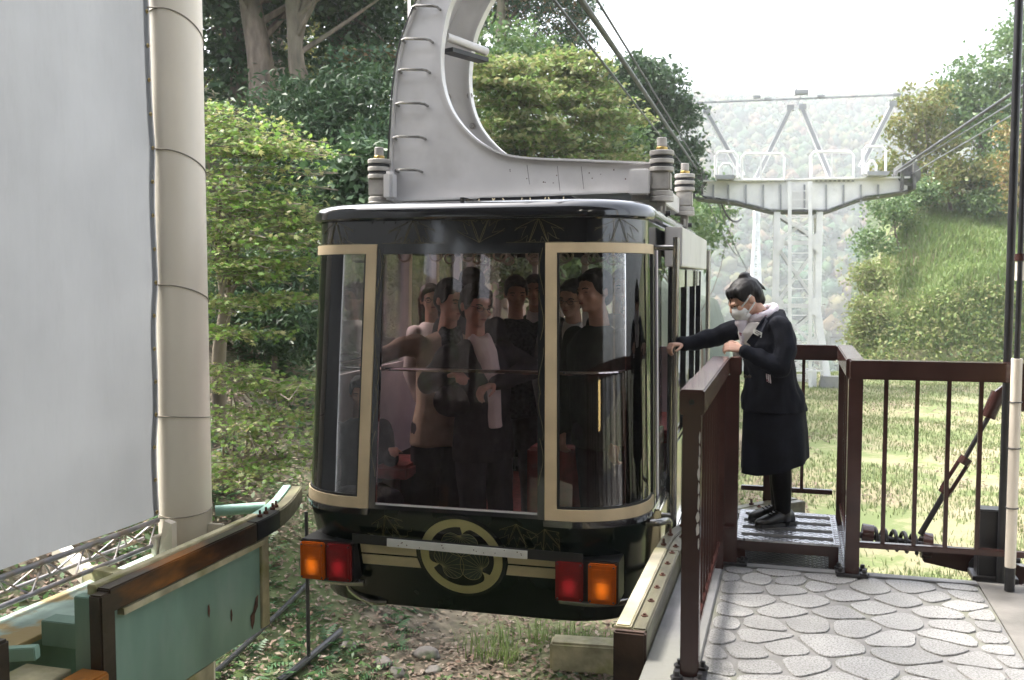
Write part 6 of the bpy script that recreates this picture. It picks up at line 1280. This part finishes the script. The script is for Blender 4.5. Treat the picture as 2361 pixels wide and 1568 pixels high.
def passenger(label, px, py, Y, facing, H=1.66, top='suit_dark', low='trousers', hair='hair_black', shirt=None, arms=None, long=0.0, glasses=False, seated=False, build_=1.0, vox=0.0105, tilt=0.0, group=None, faced=True):
    """head centre seen at pixel (px,py), depth Y; facing = heading in degrees, 0 = towards -Y, 90 = towards +X"""
    hc = at(px, py, Y); a = R(facing); f = Vector((math.sin(a), -math.cos(a), 0)); r = f.cross(Vector((0, 0, 1))); U = Vector((0, 0, 1)); b = Vector((hc.x, hc.y, FLOORZ)); k = H / 1.68
    t = thing('person', label, 'person', WF, b, group or 'passengers standing in the gondola'); hz = hc.z
    ln_ = r * random.uniform(-.07, .07) + f * random.uniform(-.08, .04); Q = lambda x, y, z: b + r * x + f * y + U * z + ln_ * (1 - z / (hz - FLOORZ)) * 1.6
    zs = hz - FLOORZ; nk = zs - .125 * k; sh = zs - .235 * k; ch = zs - .36 * k; wa = zs - .56 * k; hp = zs - .72 * k; w_ = .175 * k * build_
    if hp > .95 * k: hp = min(hp, .92 * k)
    body = Soup(); ha = a + R(random.uniform(-22, 22)); P, M = head(body, hc, Vector((math.sin(ha), -math.cos(ha), random.uniform(-.22, .06))), Vector((random.uniform(-.13, .13), 0, 1)), k * random.uniform(.97, 1.03))
    body.cap(Q(0, -.015, zs - .08 * k), Q(0, -.03, nk - .06 * k), .050 * k, .056 * k); body.loft([(Q(0, -.02, sh + .02), .15 * k, .06, r, f), (Q(0, 0, ch), .13 * k, .085, r, f), (Q(0, 0, wa), .11 * k, .08, r, f), (Q(0, 0, hp), .13 * k, .09, r, f)])
    J = {}
    for sx, nm in ((-1, 'L'), (1, 'R')):
        S_ = Q(sx * w_, -.01, sh - .02); df = (Q(sx * (w_ + .06), .02, sh - .30 * k), Q(sx * (w_ + .03), .10, sh - .52 * k)); J[nm] = (S_, *(arms or {}).get(nm, df))
        S_, e_, w2 = J[nm]; body.chain([S_, e_, w2], [.042 * k, .036 * k, .027 * k])
        fw = (Vector(w2) - Vector(e_)).normalized(); hand(body, w2, fw, U if abs(fw.z) < .8 else f, f if abs(fw.z) > .5 else U, 0.7, k)
    kn = (hp) * .52
    legs = []
    if seated: legs = [[Q(sx * .09 * k, 0, hp), Q(sx * .11 * k, .40 * k, hp + .02), Q(sx * .10 * k, .42 * k, .06)] for sx in (-1, 1)]
    else: legs = [[Q(sx * .085 * k, 0, hp), Q(sx * .09 * k, .015, kn), Q(sx * .095 * k, -.01, .06)] for sx in (-1, 1)]
    for L_ in legs: body.chain(L_, [.07 * k, .05 * k, .036 * k])
    bo = body.build('body', 'skin', t, vox, 3, .5)
    j = Soup(); j.loft([(Q(0, -.025, nk - .055 * k), .075 * k, .062 * k, r, f), (Q(0, -.02, sh + .012), .155 * k * build_, .088 * k, r, f), (Q(0, 0, sh - .06 * k), .19 * k * build_, .112 * k, r, f), (Q(0, .01, ch - .03), .178 * k * build_, .125 * k, r, f), (Q(0, .012, wa), .162 * k * build_, .122 * k, r, f), (Q(0, 0, hp - .02), .178 * k * build_, .132 * k, r, f), (Q(0, 0, hp - .10 * k), .182 * k * build_, .138 * k, r, f)], 22)
    for nm in 'LR': S_, e_, w2 = J[nm]; j.chain([S_, e_, Vector(w2) - (Vector(w2) - Vector(e_)).normalized() * .015], [.066 * k, .057 * k, .043 * k])
    j.build('jacket', top, t, vox, 5, .5, .012, 11)
    g = Soup()
    for L_ in legs: g.chain(L_, [.095 * k, .072 * k, .055 * k])
    g.ell(Q(0, 0, hp - .02), (.16 * k, .12 * k, .10 * k)); g.build('trousers', low, t, vox * 1.3, 4, .5, .008, 10)
    for L_ in legs: s = Soup(); e = L_[-1]; s.cap(Vector((e.x, e.y, FLOORZ + .045)) - f * .05, Vector((e.x, e.y, FLOORZ + .035)) + f * .14, .042, .036); s.build('shoe', 'leather', t, .012, 3)
    if shirt:
        s = Soup(); s.loft([(Q(0, .02, nk - .035 * k), .064 * k, .060 * k, r, f), (Q(0, .050, sh + .0), .075 * k, .078 * k, r, f), (Q(0, .060, ch), .078 * k, .096 * k, r, f), (Q(0, .066, wa), .072 * k, .090 * k, r, f), (Q(0, .062, (hp + wa) / 2), .072 * k, .094 * k, r, f)], 14)
        for x in (-1, 1): s.cap(Q(x * .02, .075, nk - .055 * k), Q(x * .055, .03, nk - .03 * k), .014, .016, 8)
        s.build('shirt', shirt, t, vox, 4, .5, .006, 14)
    hair_cap(t, P, M, k, hair, vox * .8, long)
    if faced: face(t, P, M, k)
    if glasses:
        g_ = MB()
        for x in (-1, 1): g_.tube([P(x * .033 + .021 * math.cos(q), .104, -.002 + .016 * math.sin(q)) for q in np.linspace(0, 6.28, 15)[:-1]], .002, 5, closed=True)
        for x in (-1, 1): g_.tube([P(x * .054, .102, .004), P(x * .078, .05, .004), P(x * .08, -.01, .002)], .002, 5)
        g_.tube([P(-.013, .105, 0), P(.013, .105, 0)], .002, 5); g_.build('glasses', 'dark_steel', t)
    return t, P, Q
def W3(px, py, Y): return at(px, py, Y)
# front man in dark suit and pale open shirt
t, P, Q = passenger('man in dark suit and open pale shirt standing front centre, camera bag on shoulder', 1098, 706, 6.0, 38, 1.95, 'suit_dark', 'trousers', shirt='shirt_white', glasses=True, vox=.0085,
    arms={'L': (W3(1225, 850, 5.98), W3(1140, 885, 5.82)), 'R': (W3(985, 885, 6.02), W3(1035, 868, 5.84))})
bgm = Soup(); c = W3(1040, 925, 5.86); bgm.ell(c, (.11, .07, .10)); bgm.ell(c + Vector((.06, -.02, -.03)), (.06, .06, .055)); bgm.build('camera_bag', 'suit_dark', t, .009, 3, .5, .006, 16)
passenger('man in tan jacket reaching his arm out to the window rail', 1040, 692, 6.4, 25, 1.95, 'jacket_tan', 'trousers', shirt='plaid_dark', arms={'R': (W3(930, 800, 6.3), W3(868, 825, 6.15)), 'L': (W3(1115, 850, 6.4), W3(1090, 930, 6.3))})
passenger('woman with round glasses and long dark hair by the side window', 994, 690, 7.2, 20, 1.62, 'shirt_white', 'trousers', 'hair_brown', glasses=True, long=.26, build_=.85)
passenger('man with his back turned showing only dark hair behind the front man', 1088, 660, 6.9, 170, 1.85, 'suit_dark', 'trousers', faced=False)
passenger('older man in dark checked shirt under open jacket at mid cabin', 1190, 676, 7.1, 8, 1.75, 'plaid_dark', 'denim', 'hair_grey')
passenger('grey-haired man half hidden behind the man in checked shirt', 1234, 670, 7.5, -5, 1.75, 'suit_dark', 'trousers', 'hair_grey', shirt='shirt_white')
passenger('large man in dark green suit turned away behind the right corner window', 1370, 672, 6.05, -55, 1.98, 'suit_green', 'trousers', 'hair_black', build_=1.12)
passenger('man in grey jacket and glasses facing out between two darker figures', 1318, 688, 6.7, -10, 1.82, 'suit_grey', 'trousers', 'hair_grey', shirt='shirt_white', glasses=True)
passenger('young man with short hair standing behind the large man', 1436, 662, 7.1, -8, 1.8, 'suit_dark', 'trousers')
t, P, Q = passenger('woman holding a phone up beside the cabin door', 1457, 718, 6.8, -15, 1.6, 'suit_dark', 'trousers', arms={'L': (W3(1480, 830, 6.75), W3(1468, 775, 6.62)), 'R': (W3(1435, 860, 6.9), W3(1450, 800, 6.65))}, build_=.85)
MB().box(W3(1468, 752, 6.60), (0.07, 0.012, 0.13), R(-10), R(12)).build('phone', 'phone', t, bevel=.004)
t, P, Q = passenger('seated cabin attendant in dark jacket low behind the left corner window', 833, 905, 6.30, 25, 1.55, 'suit_dark', 'trousers', build_=.9, seated=True, arms={'R': (W3(765, 1040, 6.22), W3(742, 1118, 6.08)), 'L': (W3(900, 1060, 6.25), W3(905, 1040, 6.02))}, group='gondola crew')
MB().box(W3(838, 1000, 6.10), (.022, .006, .07), R(20)).build('badge', 'badge', t)

# ---------------------------------------------------------------- the platform attendant
AY = 5.63
ft = ST.w((0.02, 5.80, 0.1325))
at_ = thing('person', 'attendant in navy suit, white face mask and hair bun holding the gondola pole', 'person', WF, (at(1785, 1215, AY).x, AY, 0.1325))
A = lambda px, py, dy=0.0: at(px, py, AY + dy)
F_ = Vector((-0.97, -0.22, 0)).normalized(); RT = F_.cross(Vector((0, 0, 1))); U = Vector((0, 0, 1))   # she faces the gondola, slightly towards us; RT = her right
bd = Soup()
hf = Vector((-0.86, -0.14, -0.50)).normalized(); hu = Vector((-0.50, -.04, 0.86)); hc = A(1716, 690)
Ph, Mh = head(bd, hc, hf, hu, 0.98)
bd.cap(Ph(0, -.03, -.06), A(1762, 742), .048, .055); bd.loft([(A(1763, 745), .12, .06, RT, F_), (A(1772, 800), .13, .09, RT, F_), (A(1780, 870), .115, .085, RT, F_), (A(1786, 940), .14, .11, RT, F_)])
shR = A(1722, 748, .14); elR = A(1652, 778, .13); wrR = A(1574, 793, .05); shL = A(1797, 752, -.15); elL = A(1800, 850, -.20); wrL = A(1712, 806, -.17)
bd.chain([shR, elR, wrR], [.032, .027, .023]); hand(bd, wrR, A(1545, 795, .02) - wrR, (0, 0, 1), (0, -1, .4), .85, .92)
bd.chain([shL, elL, wrL], [.032, .027, .023]); hand(bd, wrL, Vector((-.92, .1, .22)), Vector((-.1, -.75, .65)), (0, .5, .8), .75, .92)
ank = [A(1806, 1190, -.04), A(1795, 1178, .09)]
for i, a_ in enumerate(ank): bd.chain([A(1785, 940, -.07 + .15 * i), A(1800 - 6 * i, 1062, -.05 + .14 * i), A(1800 - 4 * i, 1115, -.045 + .13 * i), a_], [.070, .046, .046, .028])
bo = bd.build('body', 'skin', at_, .0052, 4, .5)
face(at_, Ph, Mh, .80, mouth=False, brows=False)
# hair drawn back into a bun, fringe and loose strands
s = Soup(); E_ = lambda p, q: s.ell(Ph(*p), q, Mh)
E_((0, -.022, .046), (.084, .094, .078)); E_((0, -.062, .005), (.074, .058, .074)); E_((0, -.085, -.045), (.045, .03, .04))
for x in (-1, 1): E_((x * .068, .0, .042), (.017, .060, .044)); E_((x * .073, .030, .022), (.009, .022, .026))
for x in (-.05, -.028, -.005, .02, .045): E_((x, .062 - abs(x) * .4, .070), (.019, .026, .030)); s.cap(Ph(x, .082 - abs(x) * .4, .062), Ph(x * 1.05, .090 - abs(x) * .4, .040), .010, .004, 8)
for q, rr in (((0, -.062, .118), (.032, .032, .027)), ((.012, -.080, .112), (.024, .028, .022)), ((-.012, -.052, .128), (.02, .024, .018))): E_(q, rr)
s.chain([Ph(0, -.07, .10), Ph(.01, -.112, .055), Ph(.012, -.138, .0), Ph(.012, -.150, -.03)], [.026, .020, .012, .003], 8)
s.build('hair', 'hair_black', at_, .0058, 12, .5, .0015, 60)
stm = MB()
for k in range(10):
    x = random.uniform(-.07, .07); y = .078 - abs(x) * .45; stm.tube([Ph(x, y, .05), Ph(x * 1.08, y + .022, .018), Ph(x * 1.12, y + .022, -.012 - random.random() * .03)], [.0018, .0014, .0005], 4)
stm.build('loose_strands', 'hair_black', at_)
# mask
mk = Soup(); mk.ell(Ph(0, .058, -.052), (.062, .056, .056), Mh); mk.ell(Ph(0, .078, -.046), (.042, .034, .046), Mh); mk.ell(Ph(0, .05, -.085), (.050, .046, .032), Mh)
mo = mk.build('face_mask', 'mask_white', at_, .0055, 6, .5)
for x in (-1, 1):
    for z0, z1 in ((-.02, .018), (-.075, -.03)): MB().tube([Ph(x * .055, .055, z0), Ph(x * .078, .018, (z0 + z1) / 2), Ph(x * .087, -.018, z1)], .0045, 6).build('ear_loop', 'mask_white', mo, smooth=True)
# scarf and collar
sc = Soup(); nb = A(1762, 735)
for k in range(16):
    a_ = 2 * math.pi * k / 16; rr = .072; p0 = A(1757, 722) + RT * rr * math.cos(a_) * .98 + F_ * rr * math.sin(a_) * 1.0 + Vector((0, 0, -.035 * math.sin(a_))); a2 = a_ + 2 * math.pi / 16
    p1 = A(1757, 722) + RT * rr * math.cos(a2) * .98 + F_ * rr * math.sin(a2) + Vector((0, 0, -.035 * math.sin(a2))); sc.cap(p0, p1, .026, .026, 8)
sc.ell(A(1708, 744, -.02), (.035, .03, .032)); sc.chain([A(1710, 746, -.02), A(1716, 775, -.03), A(1712, 792, -.03)], [.03, .026, .012]); sc.build('scarf', 'scarf', at_, .006, 4, .5, .006, 30)
sh_ = Soup(); sh_.loft([(A(1752, 742), .095, .085, RT, F_), (A(1740, 765), .085, .10, RT, F_), (A(1742, 800), .07, .085, RT, F_)], 16); sh_.build('blouse', 'shirt_white', at_, .007, 3)
# jacket
jk = Soup()
jk.loft([(A(1778, 716), .085, .070, RT, F_), (A(1776, 732), .135, .088, RT, F_), (A(1773, 752), .172, .108, RT, F_), (A(1770, 790), .175, .135, RT, F_), (A(1772, 830), .165, .135, RT, F_), (A(1776, 868), .165, .138, RT, F_), (A(1781, 905), .185, .165, RT, F_), (A(1784, 945), .20, .187, RT, F_)], 26)
jk.chain([shR, elR, wrR + (elR - wrR).normalized() * .005], [.068, .056, .042]); jk.chain([shL, A(1812, 800, -.19), elL, wrL + (elL - wrL).normalized() * .03], [.064, .060, .055, .043]); jk.ell(A(1810, 790, -.08), (.055, .11, .11))
jo = jk.build('jacket', 'navy_wool', at_, .0065, 5, .5, .013, 17)
# lapels, buttons, pocket, badge
def patch(pts, th, name, m, par):
    pts = [Vector(p) for p in pts]; n = len(pts); nn = (pts[1] - pts[0]).cross(pts[2] - pts[0]).normalized()
    if nn.y > 0: nn = -nn
    mb = MB(); mb.add([p + nn * th for p in pts] + [p - nn * th for p in pts], [tuple(range(n)), tuple(range(2 * n - 1, n - 1, -1))] + [(i, n + i, n + (i + 1) % n, (i + 1) % n) for i in range(n)]); return mb.build(name, m, par)
bp = [A(1739, 758, -.185), A(1757, 767, -.185), A(1755, 779, -.185), A(1737, 769, -.185)]
b1 = patch(bp, .003, 'name_badge', 'badge', at_)
MB().bar(bp[0].lerp(bp[3], .3) + (bp[1] - bp[0]) * .3 + Vector((0, -.0042, 0)), bp[0].lerp(bp[3], .3) + (bp[1] - bp[0]) * .8 + Vector((0, -.0042, 0)), .002, .004).build('badge_print', 'badge_ink', b1)
for k in range(5): MB().box(bp[0].lerp(bp[3], .65) + (bp[1] - bp[0]) * (.2 + .15 * k) + Vector((0, -.0042, 0)), (.004, .002, .005)).build('badge_print', 'badge_ink', b1)
patch([A(1722, 790, -.165), A(1737, 770, -.18), A(1757, 738, -.145), A(1766, 730, -.12), A(1770, 742, -.16), A(1752, 775, -.19), A(1735, 800, -.175)], .004, 'lapel', 'navy_wool', at_)
for q in ((1718, 868), (1728, 868), (1720, 826)): MB().lathe(A(*q, -.175), [(.010, 0), (.010, -.006), (.006, -.008)], 10, 'y').build('button', 'leather', at_)
for k in range(3): MB().cyl(A(1767 + k * 4, 862 + k, -.178), A(1769 + k * 4, 880 + k * 2, -.180), .003, 6).build('pen', 'scarf', at_)
# skirt with pleat
sk = MB(); rings = []; n = 64
for py, cx, rx, ry in ((905, 1782, .165, .15), (945, 1784, .185, .172), (1000, 1785, .20, .180), (1040, 1785, .205, .184), (1068, 1785, .205, .186)):
    c = A(cx, py); rings.append([c + RT * rx * math.cos(2 * math.pi * k / n) * (1 + .035 * math.sin(9 * 2 * math.pi * k / n + 1) * (py - 900) / 170) + F_ * ry * math.sin(2 * math.pi * k / n) * (1 + .035 * math.sin(9 * 2 * math.pi * k / n + 1) * (py - 900) / 170) + Vector((0, 0, -.055 * math.sin(2 * math.pi * k / n) * (py - 900) / 170)) for k in range(n)])
v = [p for g in rings for p in g]; f = [(i * n + k, i * n + (k + 1) % n, (i + 1) * n + (k + 1) % n, (i + 1) * n + k) for i in range(len(rings) - 1) for k in range(n)]
sk.add(v, f + [tuple(range(n))]); sk.build('skirt', 'navy_wool', at_, smooth=True)
lg = Soup()
for i, a_ in enumerate(ank): lg.chain([A(1792, 1000, -.07 + .15 * i), A(1800 - 6 * i, 1062, -.05 + .14 * i), A(1802 - 4 * i, 1112, -.045 + .13 * i), a_, a_ - U * .04], [.075, .060, .060, .041, .043])
lg.build('stockings', 'stocking', at_, .008, 4)
zt_ = 0.1327
for i, a_ in enumerate(ank):
    s = Soup(); hx = Vector((a_.x, a_.y, zt_)); fw = (F_ + Vector((0, -.12 + .2 * i, 0))).normalized(); sd_ = fw.cross(U)
    s.loft([(hx - fw * .07 + U * .03, .024, .024, sd_, U), (hx - fw * .055 + U * .045, .036, .042, sd_, U), (hx + U * .05, .039, .048, sd_, U), (hx + fw * .06 + U * .043, .042, .040, sd_, U), (hx + fw * .12 + U * .032, .044, .030, sd_, U), (hx + fw * .165 + U * .025, .034, .022, sd_, U), (hx + fw * .185 + U * .022, .015, .014, sd_, U)], 16)
    s.cap(a_ - U * .01, a_ + U * .025, .045, .043); so_ = s.build('shoe', 'leather', at_, .006, 3, .5)
    MB().prism([(hx.x + fw.x * d + sd_.x * w2, hx.y + fw.y * d + sd_.y * w2) for d, w2 in ((-.085, -.02), (-.06, -.036), (0, -.038), (.1, -.045), (.165, -.034), (.19, 0), (.165, .034), (.1, .045), (0, .038), (-.06, .036), (-.085, .02))], zt_, zt_ + .018, 'z').build('sole', 'rubber', so_)
    for k in range(4): MB().tube([hx + fw * (.035 + .02 * k) - sd_ * .02 + U * (.088 - .007 * k), hx + fw * (.04 + .02 * k) + U * (.094 - .007 * k), hx + fw * (.035 + .02 * k) + sd_ * .02 + U * (.088 - .007 * k)], .003, 5).build('lace', 'stocking', so_)
pp = MB(); c = A(1702, 812, -.14); pp.box(c, (.055, .035, .075), R(10), R(-20)); tag(pp.build('note_pad', 'paper', None, WF, c, bevel=.003), 'small white note pad in the attendant\'s left hand', 'note pad')
# ---------------------------------------------------------------- haze: one closed box of even, pale air
hm = bpy.data.materials.new('haze_air'); hm.use_nodes = True; N, L = hm.node_tree.nodes, hm.node_tree.links
N.remove(N['Principled BSDF']); pv = N.new('ShaderNodeVolumePrincipled'); pv.inputs['Color'].default_value = (0.93, 0.96, 1.0, 1); pv.inputs['Density'].default_value = 0.0009; pv.inputs['Anisotropy'].default_value = 0.2
L.new(pv.outputs[0], N['Material Output'].inputs['Volume']); MATS['haze_air'] = hm
z0, z1 = float(GZ.min()) - 1.0, float(GZ.max()) + 14.0
mb = MB(); mb.bb(gx.min() - 4, gx.max() + 4, gy.min() - 4, gy.max() + 4, z0, z1); hz_ = mb.build('haze', 'haze_air', None, WF, (0, 0, 0)); tag(hz_, 'pale haze filling the air over the valley', 'haze', kind='stuff')
